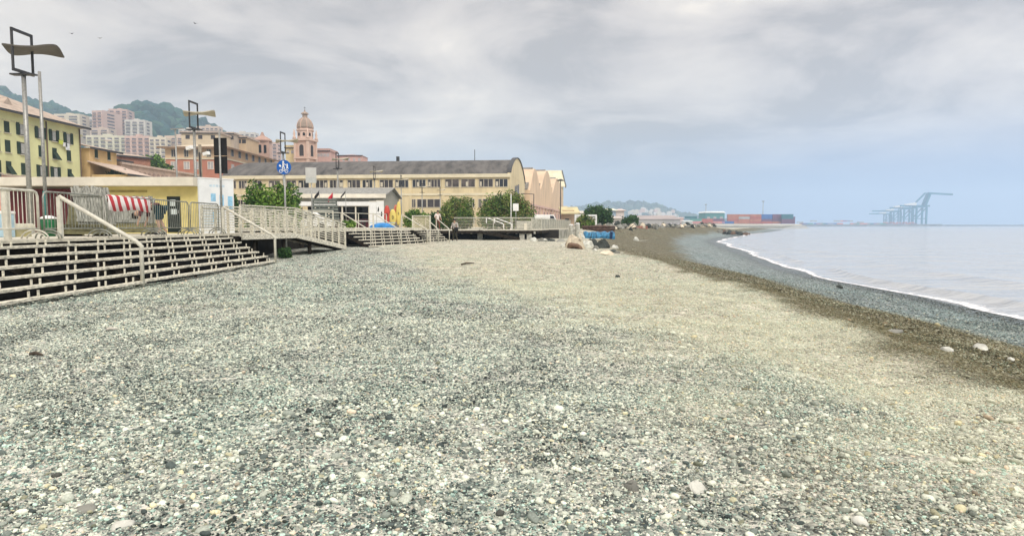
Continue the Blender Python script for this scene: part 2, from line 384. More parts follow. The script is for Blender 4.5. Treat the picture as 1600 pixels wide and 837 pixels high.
# ------------------------------------------------------------------ sea
def sea_material():
    m = bpy.data.materials.new('sea_water'); m.use_nodes = True; t = m.node_tree; b = t.nodes['Principled BSDF']
    b.inputs['Base Color'].default_value = (.43, .45, .47, 1); b.inputs['Roughness'].default_value = 0.15; b.inputs['IOR'].default_value = 1.33
    b.inputs['Specular IOR Level'].default_value = 0.6
    g = t.nodes.new('ShaderNodeNewGeometry'); L = t.links.new
    hs = []
    for sc, st, amp in ((0.22, (0.35, 1.0, 1), 1.0), (1.1, (0.45, 1.0, 1), 0.30), (5.0, (0.6, 1, 1), 0.05)):
        mp = t.nodes.new('ShaderNodeMapping'); L(g.outputs['Position'], mp.inputs[0]); mp.inputs['Scale'].default_value = st; mp.inputs['Rotation'].default_value = (0, 0, R(-12))
        n = t.nodes.new('ShaderNodeTexNoise'); L(mp.outputs[0], n.inputs['Vector']); n.inputs['Scale'].default_value = sc; n.inputs['Detail'].default_value = 3
        q = t.nodes.new('ShaderNodeMath'); q.operation = 'MULTIPLY'; L(n.outputs['Fac'], q.inputs[0]); q.inputs[1].default_value = amp; hs.append(q.outputs[0])
    a = t.nodes.new('ShaderNodeMath'); a.operation = 'ADD'; L(hs[0], a.inputs[0]); L(hs[1], a.inputs[1])
    a2 = t.nodes.new('ShaderNodeMath'); a2.operation = 'ADD'; L(a.outputs[0], a2.inputs[0]); L(hs[2], a2.inputs[1])
    bp = t.nodes.new('ShaderNodeBump'); bp.inputs['Strength'].default_value = 0.85; bp.inputs['Distance'].default_value = 0.85
    L(a2.outputs[0], bp.inputs['Height']); L(bp.outputs[0], b.inputs['Normal'])
    return m
MSEA = sea_material()
sx_ = grid_axis([(-4000, 0, 800), (0, 10, 5), (10, 34, 0.16), (34, 80, 1.0), (80, 400, 10), (400, 2000, 200), (2000, 5600, 600)])
sy_ = grid_axis([(-600, 0, 100), (0, 60, 0.3), (60, 160, 1.5), (160, 600, 20), (600, 5600, 500)])
SXX, SYY = np.meshgrid(sx_, sy_); X, Y = SXX.ravel(), SYY.ravel()
offw = X - np.interp(Y, YW, XW)
near = sst(Y, 170, 120)
lip = 1.9 + 1.2 * (vnoise(X * 0, Y, 6, 11) - .5)
Zs = SEA + near * (0.16 * np.exp(-((offw - lip) / 0.40) ** 2) * sst(vnoise(X * 0, Y, 4, 12), .25, .6) + 0.13 * np.exp(-((offw - 6.0 - 2 * vnoise(X * 0, Y, 15, 13)) / 1.0) ** 2) * sst(vnoise(X * 0, Y, 9, 15), .2, .6)
      + 0.05 * (vnoise(X, Y, 1.6, 14) - .5) * sst(offw, 1, 6))
idx = np.arange(len(X)).reshape(len(sy_), len(sx_))
faces = np.stack([idx[:-1, :-1].ravel(), idx[:-1, 1:].ravel(), idx[1:, 1:].ravel(), idx[1:, :-1].ravel()], 1)
tag(raw('sea', np.stack([X, Y, Zs], 1), faces, MSEA, smooth=True), 'calm pale lavender sea', kind='structure')

# foam line where the sea meets the shingle
fm = bpy.data.materials.new('sea_foam'); fm.use_nodes = True; t = fm.node_tree; b = t.nodes['Principled BSDF']
b.inputs['Base Color'].default_value = (.9, .9, .92, 1); b.inputs['Roughness'].default_value = 0.6
g = t.nodes.new('ShaderNodeNewGeometry'); n = t.nodes.new('ShaderNodeTexNoise'); t.links.new(g.outputs['Position'], n.inputs['Vector'])
n.inputs['Scale'].default_value = 1.7; n.inputs['Detail'].default_value = 9; n.inputs['Roughness'].default_value = .78
a = t.nodes.new('ShaderNodeAttribute'); a.attribute_name = 'Col'; sp = t.nodes.new('ShaderNodeSeparateColor'); t.links.new(a.outputs['Color'], sp.inputs[0])
ad = t.nodes.new('ShaderNodeMath'); ad.operation = 'ADD'; t.links.new(n.outputs['Fac'], ad.inputs[0]); t.links.new(sp.outputs[0], ad.inputs[1])
mr = t.nodes.new('ShaderNodeMapRange'); t.links.new(ad.outputs[0], mr.inputs[0]); mr.inputs[1].default_value = .93; mr.inputs[2].default_value = 1.06
t.links.new(mr.outputs[0], b.inputs['Alpha'])
yy = np.concatenate([np.arange(2, 60, .22), np.arange(60, 230, .8)]); uu = np.linspace(0, 1, 14)
UU, YY2 = np.meshgrid(uu, yy); wid = 0.8 + 0.9 * vnoise(YY2 * 0, YY2, 5, 21) + YY2 * 0.012
wob = 0.6 * (vnoise(YY2 * 0, YY2, 2.2, 22) - .5) + 1.2 * (vnoise(YY2 * 0, YY2, 8, 23) - .5)
Xo = np.interp(YY2, YW, XW) + wob - 0.25 + UU * wid
Zo = np.maximum(ground(Xo, YY2), SEA + 0.0) + 0.02 + 0.16 * np.exp(-((Xo - np.interp(YY2, YW, XW) - lip.mean()) / .4) ** 2) * (UU > .3)
prof = np.where(UU < .12, UU / .12, 1 - (UU - .12) / .88) ** 0.8 * 0.62
prof[:, 0] = 0
idx = np.arange(UU.size).reshape(UU.shape)
faces = np.stack([idx[:-1, :-1].ravel(), idx[:-1, 1:].ravel(), idx[1:, 1:].ravel(), idx[1:, :-1].ravel()], 1)
tag(raw('sea_foam', np.stack([Xo.ravel(), YY2.ravel(), Zo.ravel()], 1), faces, fm, cols=np.stack([prof.ravel()] * 3, 1), smooth=True), 'thin white foam along the edge of the sea', 'foam', kind='stuff')

# ------------------------------------------------------------------ town ground, seabed, hills
M_pave = mat('pale_paving', (.42, .40, .33), 0.9, .12, 1.2)
M_dark = mat('shade_dark_concrete', (.035, .032, .028), 0.95, .2, 2.0, spec=.05)  # concrete darkened in colour so the space under decks reads as shade
pl = [(-11.6, -300), (-11.6, 36), (-9.6, 43), (-7.2, 52), (-5.2, 61), (4.5, 61.5), (8, 72), (13, 84), (26, 120), (52, 178), (74, 240), (86, 300), (105, 420), (185, 545), (258, 562), (275, 800), (560, 1500), (600, 1900), (600, 5500), (-5500, 5500), (-5500, -300)]
mb = MB(); mb.prism(pl, lambda a, b: (a, b, 1.08), lambda a, b: (a, b, -2.5)); o = mb.build('ground', M_pave); tag(o, 'pale paved ground behind the beach', kind='structure')
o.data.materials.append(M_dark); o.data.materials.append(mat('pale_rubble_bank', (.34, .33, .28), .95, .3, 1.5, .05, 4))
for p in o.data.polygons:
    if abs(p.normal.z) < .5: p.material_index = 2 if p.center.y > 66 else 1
mb = MB(); mb.quad((-5600, -700, -2.6), (5650, -700, -2.6), (5650, 5650, -2.6), (-5600, 5650, -2.6)); tag(mb.build('seabed', mat('seabed_sand', (.2, .2, .17))), kind='structure')

M_forest = attr_mat('forest_leaf', rough=0.9, spec=0.1, bscale=.25)
def hill(name, label, prof_px, Y, depth, m, back=1.0, forest=0, seed=0, step=8):
    """prof_px: skyline points; a ridge at distance Y sloping down towards the viewer over depth metres"""
    px = np.array([p[0] for p in prof_px], float); py = np.array([p[1] for p in prof_px], float)
    xs = np.arange(px.min(), px.max() + 1, step); nv = 22
    ys = np.interp(xs, px, py); hz = np.array([zat(y, Y) for y in ys]) - (18 if forest > 2000 else 12); wx = np.array([xat(x, Y) for x in xs])
    V = []
    for j in range(nv):
        u = j / (nv - 1) * 1.5; yy = Y - depth + depth * u
        k = np.sin(np.clip(u, 0, 1) * np.pi / 2) ** 1.25 if u <= 1 else 1 - (u - 1) ** 2 * 1.2
        z = 1 + (hz - 1) * k + (vnoise(wx, wx * 0 + yy, 70, seed) - .5) * 22 * min(1, u * 2) * (u < .95)
        V.append(np.stack([wx * (0.55 + .45 * yy / Y) + 0, wx * 0 + yy, z], 1))
    V = np.concatenate(V); k = len(xs); idx = np.arange(nv * k).reshape(nv, k)
    f = np.stack([idx[:-1, :-1].ravel(), idx[:-1, 1:].ravel(), idx[1:, 1:].ravel(), idx[1:, :-1].ravel()], 1)
    o = raw(name, V, f, m, smooth=True); tag(o, label, kind='structure')
    if forest:
        rng = np.random.default_rng(seed); bm = bmesh.new(); bmesh.ops.create_icosphere(bm, subdivisions=2, radius=1.0)
        bv = np.array([v.co[:] for v in bm.verts]); bf = np.array([[v.index for v in q.verts] for q in bm.faces]); bm.free()
        fi = rng.integers(0, len(f), forest); w = rng.dirichlet((1, 1, 1, 1), forest)
        P = (V[f[fi]] * w[:, :, None]).sum(1); rad = rng.uniform(4, 10, forest) * rng.choice([.7, 1, 1.3], forest)
        VV = bv[None] * (1 + rng.uniform(-.28, .28, (forest, len(bv), 1))) * (rad[:, None, None] * np.array([1, 1, .95]))
        VV += P[:, None] + np.array([0, 0, 2.0])
        base = np.array([(.018, .055, .045), (.026, .075, .058), (.04, .09, .055), (.02, .062, .06)])[rng.integers(0, 4, forest)] * rng.uniform(.7, 1.35, (forest, 1))  # blue-green haze tint put into the tree colours
        FF = (bf[None] + (np.arange(forest) * len(bv))[:, None, None]).reshape(-1, 3)
        tag(raw('forest', VV.reshape(-1, 3), FF, M_forest, cols=np.repeat(base, len(bv), 0)), 'dense dark woodland covering the ' + label.split(' ', 1)[1], 'woodland', kind='stuff')
M_hill = mat('hill_scrub', (.05, .085, .05), 0.95, .3, .02)
hill('hills', 'steep wooded hill rising behind the town', [(-260, 128), (-120, 110), (-40, 122), (0, 134), (22, 138), (40, 146), (62, 150), (84, 153), (96, 155), (112, 166), (124, 174), (134, 171), (148, 176), (160, 180), (190, 184), (205, 178), (222, 173), (250, 171), (285, 171), (305, 173), (325, 179), (345, 194), (360, 200), (376, 211), (395, 222), (430, 242), (450, 258), (470, 275), (490, 300), (510, 330)], 1050, 560, M_hill, forest=5200, seed=3)
hill('hills', 'low hazy headland far along the coast', [(840, 345), (880, 325), (915, 318), (945, 315), (985, 313.5), (1005, 315), (1022, 319), (1040, 327), (1062, 333), (1090, 341), (1130, 348)], 2600, 700, M_hill, forest=1500, seed=5, step=4)

# air
hz = MB(); hz.box(-5800, 5800, -800, 5800, -3.6, 296)
hm = bpy.data.materials.new('haze'); hm.use_nodes = True; t = hm.node_tree; t.nodes.clear()
pv = t.nodes.new('ShaderNodeVolumePrincipled'); mo = t.nodes.new('ShaderNodeOutputMaterial'); t.links.new(pv.outputs[0], mo.inputs['Volume'])
pv.inputs['Color'].default_value = (.59, .76, .97, 1); pv.inputs['Density'].default_value = 0.00042; pv.inputs['Anisotropy'].default_value = 0.1
tag(hz.build('haze', hm), 'thin blue haze in the air', kind='stuff')

# ------------------------------------------------------------------ materials for built things
M_wood = mat('weathered_wood', (.60, .57, .47), 0.85, .22, 6.0, .004, 40, stretch=(1, 1, 4))
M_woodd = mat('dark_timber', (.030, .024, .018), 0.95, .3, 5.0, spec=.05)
M_tread = mat('bleached_plank', (.68, .65, .54), 0.85, .33, 8.0, .006, 50, stretch=(3, 1, 3))
M_rail = mat('painted_rail', (.62, .60, .51), 0.55, .12, 8.0)
M_steel = mat('grey_steel', (.33, .33, .31), 0.45, .15, 12, metal=.5)
M_galv = mat('galvanised_tube', (.30, .31, .27), 0.5, .2, 9, metal=.5)
M_darkst = mat('dark_steel', (.05, .05, .052), 0.5, .2, 5)
M_black = mat('black_panel', (.012, .012, .013), 0.5, .2, 3)
M_lampc = mat('lamp_canopy', (.11, .10, .085), 0.6, .12, 3)
M_lampl = mat('pale_lamp_canopy', (.50, .46, .36), 0.6, .12, 3)
M_white = mat('white_paint', (.80, .80, .78), 0.6, .05, 4)
M_cream = mat('cream_paint', (.72, .67, .56), 0.8, .07, 1.5)
M_yellow = mat('yellow_render', (.78, .66, .27), 0.9, .08, 1.2)
M_maroon = mat('maroon_panel', (.13, .028, .030), 0.8, .15, 3, stretch=(6, 6, .4))
M_dvoid = mat('void_shade_black', (.010, .010, .010), 1.0, .1, 2, spec=0.0)  # near-black colour that paints the shade in voids and openings
M_glass = bpy.data.materials.new('dark_glass'); M_glass.use_nodes = True
M_glass.node_tree.nodes['Principled BSDF'].inputs['Base Color'].default_value = (.022, .022, .028, 1); M_glass.node_tree.nodes['Principled BSDF'].inputs['Roughness'].default_value = .12
MATS['dark_glass'] = M_glass
M_shut = mat('dark_green_shutter', (.018, .040, .024), 0.7, .25, 4)

def box_thing(*a): pass
# ------------------------------------------------------------------ promenade deck, stairs, rails
DZ = 1.18
dk = thing('boardwalk', 'raised timber promenade deck above the long seating steps', 'boardwalk')
mb = MB()
for i in range(52):
    y0 = -2 + i * .52; mb.box(-26, -11.02, y0, y0 + .512, DZ - .05, DZ)
mb.build('decking', M_wood, dk)
mb = MB(); mb.box(-11.02, -10.94, -2, 25.04, DZ - .075, DZ - .004); mb.build('edge_board', M_wood, dk)
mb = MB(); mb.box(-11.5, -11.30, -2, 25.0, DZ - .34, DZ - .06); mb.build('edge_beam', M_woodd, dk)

def stairs(label, org, rz, length, n, z0, z1, tread=.34, sp=.98, group='timber stairs down to the beach', stag=0.0):
    """local x along the steps, local y up the slope; org = lowest front corner"""
    t = thing('timber_stairs', label, 'stairs', (org[0], org[1], z0), rz, group)
    rise = (z1 - z0) / (n + 0.0); first = None; proto = None
    for k in range(n):
        z = rise * k + .05; y = tread * k
        mb = MB(); x0 = .0; x1 = length
        segs = max(1, int(length / 2.4)); w = (x1 - x0) / segs
        for q in range(segs):
            dz = random.uniform(-.012, .012); dy = random.uniform(-.012, .012)
            mb.hexa([(x0 + q * w + .006, y + dy, z - .03 + dz), (x0 + (q + 1) * w - .006, y + dy, z - .03 - dz), (x0 + (q + 1) * w - .006, y + .17, z - .03), (x0 + q * w + .006, y + .17, z - .03)],
                    [(x0 + q * w + .006, y + dy, z + .028 + dz), (x0 + (q + 1) * w - .006, y + dy, z + .028 - dz), (x0 + (q + 1) * w - .006, y + .17, z + .03), (x0 + q * w + .006, y + .17, z + .03)])
        mb.build('tread', M_tread, t, bevel=.006)
        m = int(length / sp)
        for q in range(m):
            xx = .45 + (q + (k % 2) * .5) * sp * length / (m * sp) 
            for d in (-.13, .13):
                if xx + d > length - .05: continue
                if proto is None:
                    b2 = MB(); b2.box(-.015, .015, 0, .03, 0, rise - .062); proto = b2.build('support', M_tread, t); proto.location = (xx + d, y + .06, z + .031); 
                else: cp(proto, t, (xx + d + random.uniform(-.02, .02), y + .06, z + .031))
    for q in range(max(2, int(length / 2.2)) + 1):
        xx = .06 + (length - .12) * q / max(2, int(length / 2.2))
        mb = MB(); mb.beam((xx, .20, -.02), (xx, tread * n + .05, rise * n - .24), .07, .16); mb.build('stringer', M_woodd, t)
    mb = MB(); mb.quad((0, .30, -.06), (length, .30, -.06), (length, tread * n + .06, rise * n - .36), (0, tread * n + .06, rise * n - .36)); mb.build('shade_backing', M_dvoid, t)  # black sheet added to paint the shade in the gaps between treads
    return t
XB = -9.02
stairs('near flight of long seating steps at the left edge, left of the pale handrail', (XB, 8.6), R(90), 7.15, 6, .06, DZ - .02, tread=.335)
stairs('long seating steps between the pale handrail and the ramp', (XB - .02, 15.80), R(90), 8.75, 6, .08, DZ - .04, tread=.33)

def handrail(label, pts, r=.045, post=None, m=None, group=None):
    """pts: world points; first is the foot of the upper post"""
    t = thing('handrail', label, 'handrail', tuple(pts[0]), 0, group); L = [Vector(p) - Vector(pts[0]) for p in pts]
    mb = MB(); mb.path([L[1], L[1] + (L[2] - L[1]) * .94, L[2] + Vector((0, 0, -.05)) + (L[2] - L[1]) * .01, L[2] + (L[3] - L[2]) * .12, L[3]], r, 10); mb.build('rail', m or M_rail, t, True)
    mb = MB(); mb.beam(L[0], L[1] + Vector((0, 0, -.01)), r * 1.9, r * 1.9); mb.build('post', m or M_rail, t)
    return t
def rail_set(label, foot_low, foot_up, h, **k):
    fl, fu = Vector(foot_low), Vector(foot_up)
    return handrail(label, [fu, fu + Vector((0, 0, h)), fl + Vector((0, 0, h)), fl], **k)
rail_set('thick pale handrail slanting down the near steps, in front of the grey panels', (-9.05, 15.62, .02), (-11.0, 15.62, DZ), 1.02, r=.048)
rail_set('pale handrail at the far end of the long steps, just before the ramp', (-9.05, 24.45, .05), (-11.0, 24.45, DZ), 1.02, r=.046)

def barrier(label, x, y, rz, L=2.26, white=False, group='crowd barriers along the edge of the deck'):
    t = thing('crowd_barrier', label, 'barrier', (x, y, DZ), rz, group); m = M_rail if white else M_galv
    h = 1.12; r = .03 if white else .021
    mb = MB(); c = .12
    mb.path([(.03, 0, .16), (.03, 0, h - c), (.03 + c * .3, 0, h - c * .3), (.03 + c, 0, h), (L - c - .03, 0, h), (L - .03 - c * .3, 0, h - c * .3), (L - .03, 0, h - c), (L - .03, 0, .16)], r, 8)
    mb.path([(.03, 0, .24), (L - .03, 0, .24)], r * .8, 6); mb.build('frame', m, t, True)
    n = 17; b = MB(); b.tube((0, 0, .24), (0, 0, h - .01), .010 if white else .0085, n=6); p = b.build('bar', m, t); p.location = (.03 + (L - .06) / (n + 1), 0, 0)
    for i in range(2, n + 1): cp(p, t, (.03 + (L - .06) * i / (n + 1), 0, 0))
    for xx in ((.16, L - .16) if not white else (L - .16,)):
        f = MB()
        for rr in (.32, .22):
            f.path([(xx, rr * math.cos(a) , rr * .62 * math.sin(a) + .012) for a in np.linspace(0, math.pi, 9)], .019, 6)
            xx += .035
        f.build('foot', m, t, True)
    return t
bx = -11.12
barrier('white painted railing panel at the left edge, in front of the maroon wall', bx - .04, 12.95, R(90), 2.2, True)
barrier('grey crowd barrier behind the slanting handrail, in front of the tall leaning panels', bx, 15.22, R(90.5))
barrier('grey crowd barrier with the red and white striped cloth over its top', bx + .02, 17.56, R(89))
barrier('grey crowd barrier in front of the dark door with white notices', bx, 19.88, R(90.5))
barrier('grey crowd barrier nearest the tall black sign, against the white wall', bx - .02, 22.2, R(90), 2.2)
# white corner post at the left edge
t = thing('railing_post', 'square cream railing post at the left edge of the deck', 'post', (-11.45, 14.55, DZ))
mb = MB(); mb.box(-.055, .055, -.055, .055, 0, 1.10); mb.build('post', M_rail, t, bevel=.006); mb = MB(); mb.box(-.068, .068, -.068, .068, 1.10, 1.14); mb.build('cap', M_rail, t)

# striped cloth
cl = bpy.data.materials.new('striped_cloth'); cl.use_nodes = True; nt2 = cl.node_tree; b = nt2.nodes['Principled BSDF']; b.inputs['Roughness'].default_value = .9
g = nt2.nodes.new('ShaderNodeTexCoord'); sp = nt2.nodes.new('ShaderNodeSeparateXYZ'); nt2.links.new(g.outputs['Object'], sp.inputs[0])
w = nt2.nodes.new('ShaderNodeMath'); w.operation = 'MULTIPLY_ADD'; nt2.links.new(sp.outputs[2], w.inputs[0]); w.inputs[1].default_value = .35; nt2.links.new(sp.outputs[1], w.inputs[2])
fr = nt2.nodes.new('ShaderNodeMath'); fr.operation = 'PINGPONG'; nt2.links.new(w.outputs[0], fr.inputs[0]); fr.inputs[1].default_value = .165
gt = nt2.nodes.new('ShaderNodeMath'); gt.operation = 'GREATER_THAN'; nt2.links.new(fr.outputs[0], gt.inputs[0]); gt.inputs[1].default_value = .085
mx = nt2.nodes.new('ShaderNodeMix'); mx.data_type = 'RGBA'; nt2.links.new(gt.outputs[0], mx.inputs[0]); mx.inputs[6].default_value = (.80, .74, .72, 1); mx.inputs[7].default_value = (.50, .045, .055, 1)
nt2.links.new(mx.outputs[2], b.inputs['Base Color'])
mb = MB(); N = 26
rows = [(.05, .42), (.045, .22), (.04, .04), (.0, .012), (-.04, .03), (-.05, .20)]
vs = []; 
for (dx, dz) in rows:
    for i in range(N):
        y = i / (N - 1) * 2.05; vs.append((dx + .015 * math.sin(y * 9) * (dz > .1), y, 1.158 - (dz if dz > .02 else 0) - (.03 * math.sin(y * 4) if dz > .3 else 0)))
for r_ in range(len(rows) - 1):
    for i in range(N - 1): mb.f.append((r_ * N + i, r_ * N + i + 1, (r_ + 1) * N + i + 1, (r_ + 1) * N + i))
mb.v = vs; o = mb.build('striped_cloth', cl, None, True); o.location = (bx + .02, 17.62, DZ); tag(o, 'red and white striped cloth hung over the barrier rail', 'cloth')
sd_ = o.modifiers.new('solid', 'SOLIDIFY'); sd_.thickness = .012

# leaning grey slatted panels and their timber base
M_greyw = mat('grey_weathered_slat', (.36, .36, .32), 0.9, .35, 5.0, .004, 40, stretch=(5, 5, .6))
M_moss = mat('mossy_timber', (.21, .20, .11), 0.9, .35, 2.5)
def slat_panel(label, loc, rz, w, h, lean, n, group='slatted wooden panels on the deck'):
    t = thing('leaning_slats', label, 'wooden panel', loc, rz, group); mb = MB()
    for k in range(3):
        for i in range(n):
            x0 = i * w / n; hh = h + random.uniform(-.05, .05)
            o_ = k * .10; mb.hexa([(x0 + .006 + k * .05, o_, 0), (x0 + w / n - .006 + k * .05, o_, 0), (x0 + w / n - .006 + k * .05, o_ + .03, 0), (x0 + .006 + k * .05, o_ + .03, 0)],
                    [(x0 + .006 + k * .05 - lean, o_ + .16, hh), (x0 + w / n - .006 + k * .05 - lean, o_ + .16, hh), (x0 + w / n - .006 + k * .05 - lean, o_ + .19, hh), (x0 + .006 + k * .05 - lean, o_ + .19, hh)])
    mb.build('slats', M_greyw, t)
    mb = MB(); mb.beam((-.02, -.03, .14), (w, -.03, .12), .04, .09); mb.build('batten', M_greyw, t); mb = MB(); mb.beam((-.02 - lean * .8, .09, h * .8), (w - lean * .8, .09, h * .8), .04, .09); mb.build('batten', M_greyw, t)
    return t
YP = 19.0
p = at(122, 345, YP); slat_panel('tall stack of grey slatted panels leaning in front of the maroon wall', (p.x, YP, DZ + .34), R(8), .86, 1.12, .26, 11)
p = at(174, 345, YP + 4); slat_panel('wide stack of grey slatted panels behind the striped cloth', (p.x, YP + 4, DZ + .34), R(3), 1.32, 1.0, .05, 16)
def timber_base(label, x0, x1, Y, h):
    t = thing('timber_cradle', label, 'timber cradle', (x0, Y, DZ), 0, 'mossy timber cradles under the panels')
    w = x1 - x0; mb = MB()
    for i in range(3): mb.hexa([(0, -.25, .06 + i * h / 3), (w, -.25, .06 + i * h / 3), (w, .6, .06 + i * h / 3), (0, .6, .06 + i * h / 3)], [(0 - .02, -.27 - .02 * i, .05 + (i + 1) * h / 3), (w + .02, -.27 - .02 * i, .05 + (i + 1) * h / 3), (w + .02, .62, .05 + (i + 1) * h / 3), (-.02, .62, .05 + (i + 1) * h / 3)])
    mb.build('planks', M_moss, t)
    for xx in (.1, w - .2): b = MB(); b.box(xx, xx + .1, -.22, .55, 0, .06); b.build('foot', M_woodd, t)
    return t
timber_base('mossy low timber base under the tall grey panels', xat(98, YP), xat(162, YP), YP + .0, .30)
timber_base('long brownish timber base under the wide grey panels', xat(166, YP + 4), xat(242, YP + 4), YP + 4, .34)
# leaning green-brown board behind the first panels
t = thing('wooden_board', 'mossy brown board propped left of the tall grey panels', 'board', (xat(100, 19.9), 19.9, DZ)); mb = MB()
mb.hexa([(0, 0, 0), (.6, 0, 0), (.6, .04, 0), (0, .04, 0)], [(.12, .1, .95), (.45, .1, 1.0), (.45, .14, 1.0), (.12, .14, .95)]); mb.build('board', M_moss, t); mb = MB(); mb.beam((.02, -.02, .3), (.56, -.02, .3), .03, .07); mb.build('batten', M_greyw, t)
# cream bench block
M_creamst = mat('cream_stone', (.66, .63, .50), .85, .12, 3); M_lich = mat('yellow_stained_stone', (.50, .45, .22), .9, .3, 4, col2=(.55, .52, .38))
t = thing('stone_bench', 'low cream stone bench with yellow stains at the left edge', 'bench', (-14.9, 17.6, DZ)); mb = MB()
mb.hexa([(-1.6, 0, .24), (1.30, 0, .24), (1.30, .75, .24), (-1.6, .75, .24)], [(-1.35, .05, .37), (1.26, .05, .37), (1.26, .72, .37), (-1.35, .72, .37)]); mb.build('seat', M_creamst, t, bevel=.03)
mb = MB(); mb.box(-1.4, 1.22, .1, .65, 0, .24); mb.build('base', M_lich, t)
t = thing('waste_bin', 'small green bin with a white lid beside the thin pole', 'bin', (xat(76, 18.6), 18.6, DZ)); mb = MB()
mb.lathe([(.16, 0), (.20, .40), (.20, .50)], n=14); mb.build('body', mat('green_plastic', (.02, .16, .06), .5), t, True); mb = MB(); mb.lathe([(.22, .5), (.22, .54), (.08, .60)], n=14); mb.build('lid', M_white, t, True)
t = thing('ice_chest', 'pale blue and white box at the left edge behind the railing', 'box', (xat(-4, 17.0), 17.0, DZ + .0)); mb = MB()
mb.box(-.3, .16, 0, .4, 0, .62); mb.build('body', mat('pale_blue_plastic', (.42, .58, .66), .5), t, bevel=.02); mb = MB(); mb.box(-.32, .18, -.02, .42, .62, .70); mb.build('lid', M_white, t, bevel=.02)

# ------------------------------------------------------------------ people (one skinned body, clothes as children)
M_skin = mat('skin', (.52, .33, .24), .6, .05, 5); M_hair = mat('dark_hair', (.025, .018, .014), .7, .2, 9)
def skin_mesh(name, verts, edges, radii, m, parent, sub=2):
    me = bpy.data.meshes.new(name); me.from_pydata(verts, edges, []); o = bpy.data.objects.new(name, me); COL.objects.link(o); o.parent = parent
    md = o.modifiers.new('skin', 'SKIN'); sv = me.skin_vertices[0] if me.skin_vertices else None
    if sv is None:
        bm = bmesh.new(); bm.from_mesh(me); bm.verts.layers.skin.verify(); bm.to_mesh(me); bm.free(); sv = me.skin_vertices[0]
    for i, r in enumerate(radii):
        sv.data[i].radius = r if isinstance(r, tuple) else (r, r); sv.data[i].use_root = (i == 0)
    s2 = o.modifiers.new('sub', 'SUBSURF'); s2.levels = sub; s2.render_levels = sub; md.use_smooth_shade = True
    me.materials.append(m); return o
def person(label, loc, rz, P, shirt, legs, shoes, hairm=None, short_legs=False, short_sleeves=True):
    """P: named joints in local metres"""
    t = thing('person', label, 'person', loc, rz)
    names = ['pelvis', 'waist', 'chest', 'neck', 'head', 'crown'] + [s + j for s in 'lr' for j in ('sho', 'elb', 'wri', 'hand', 'hip', 'knee', 'ank', 'toe')]
    rad = {'pelvis': .145, 'waist': .125, 'chest': .15, 'neck': .055, 'head': .095, 'crown': .085, 'sho': .065, 'elb': .042, 'wri': .03, 'hand': .035, 'hip': .088, 'knee': .058, 'ank': .038, 'toe': .035}
    ix = {n: i for i, n in enumerate(names)}
    ed = [('pelvis', 'waist'), ('waist', 'chest'), ('chest', 'neck'), ('neck', 'head'), ('head', 'crown')]
    for s in 'lr':
        ed += [('chest', s + 'sho'), (s + 'sho', s + 'elb'), (s + 'elb', s + 'wri'), (s + 'wri', s + 'hand'), ('pelvis', s + 'hip'), (s + 'hip', s + 'knee'), (s + 'knee', s + 'ank'), (s + 'ank', s + 'toe')]
    gr = lambda n: rad[n] if n in rad else rad[n[1:]]
    skin_mesh('body', [P[n] for n in names], [(ix[a], ix[b]) for a, b in ed], [gr(n) * .93 for n in names], M_skin, t)
    def clothes(nm, ns, edges, m, extra=.016):
        ii = {n: i for i, n in enumerate(ns)}
        skin_mesh(nm, [P[n] for n in ns], [(ii[a], ii[b]) for a, b in edges], [gr(n) + extra for n in ns], m, t)
    lim = 'elb' if short_sleeves else 'wri'
    ns = ['waist', 'chest', 'pelvis'] + [s + j for s in 'lr' for j in (('sho', 'elb') if short_sleeves else ('sho', 'elb', 'wri'))]
    es = [('waist', 'chest'), ('waist', 'pelvis')] + [('chest', s + 'sho') for s in 'lr'] + [(s + 'sho', s + 'elb') for s in 'lr'] + ([] if short_sleeves else [(s + 'elb', s + 'wri') for s in 'lr'])
    clothes('shirt', ns, es, shirt)
    ns = ['pelvis'] + [s + j for s in 'lr' for j in (('hip', 'knee') if short_legs else ('hip', 'knee', 'ank'))]
    es = [('pelvis', s + 'hip') for s in 'lr'] + [(s + 'hip', s + 'knee') for s in 'lr'] + ([] if short_legs else [(s + 'knee', s + 'ank') for s in 'lr'])
    clothes('shorts' if short_legs else 'trousers', ns, es, legs, .022)
    for s in 'lr':
        a, b_ = Vector(P[s + 'ank']), Vector(P[s + 'toe'])
        skin_mesh('shoe', [a + Vector((0, 0, -.03)), b_, b_ + (b_ - a).normalized() * .03], [(0, 1), (1, 2)], [.05, .05, .04], shoes, t, 1)
    c = Vector(P['head']).lerp(Vector(P['crown']), .55); up = (Vector(P['crown']) - Vector(P['head'])).normalized()
    bm = bmesh.new(); bmesh.ops.create_icosphere(bm, subdivisions=3, radius=.115)
    bmesh.ops.delete(bm, geom=[v for v in bm.verts if v.co.z < -.03 and v.co.y < .03], context='VERTS')
    me = bpy.data.meshes.new('hair'); bm.to_mesh(me); bm.free(); me.materials.append(hairm or M_hair)
    h = bpy.data.objects.new('hair', me); COL.objects.link(h); h.parent = t; h.location = c + up * .03; h.rotation_euler = up.to_track_quat('Z', 'Y').to_euler()
    # face: nose and ears belong to the head
    return t
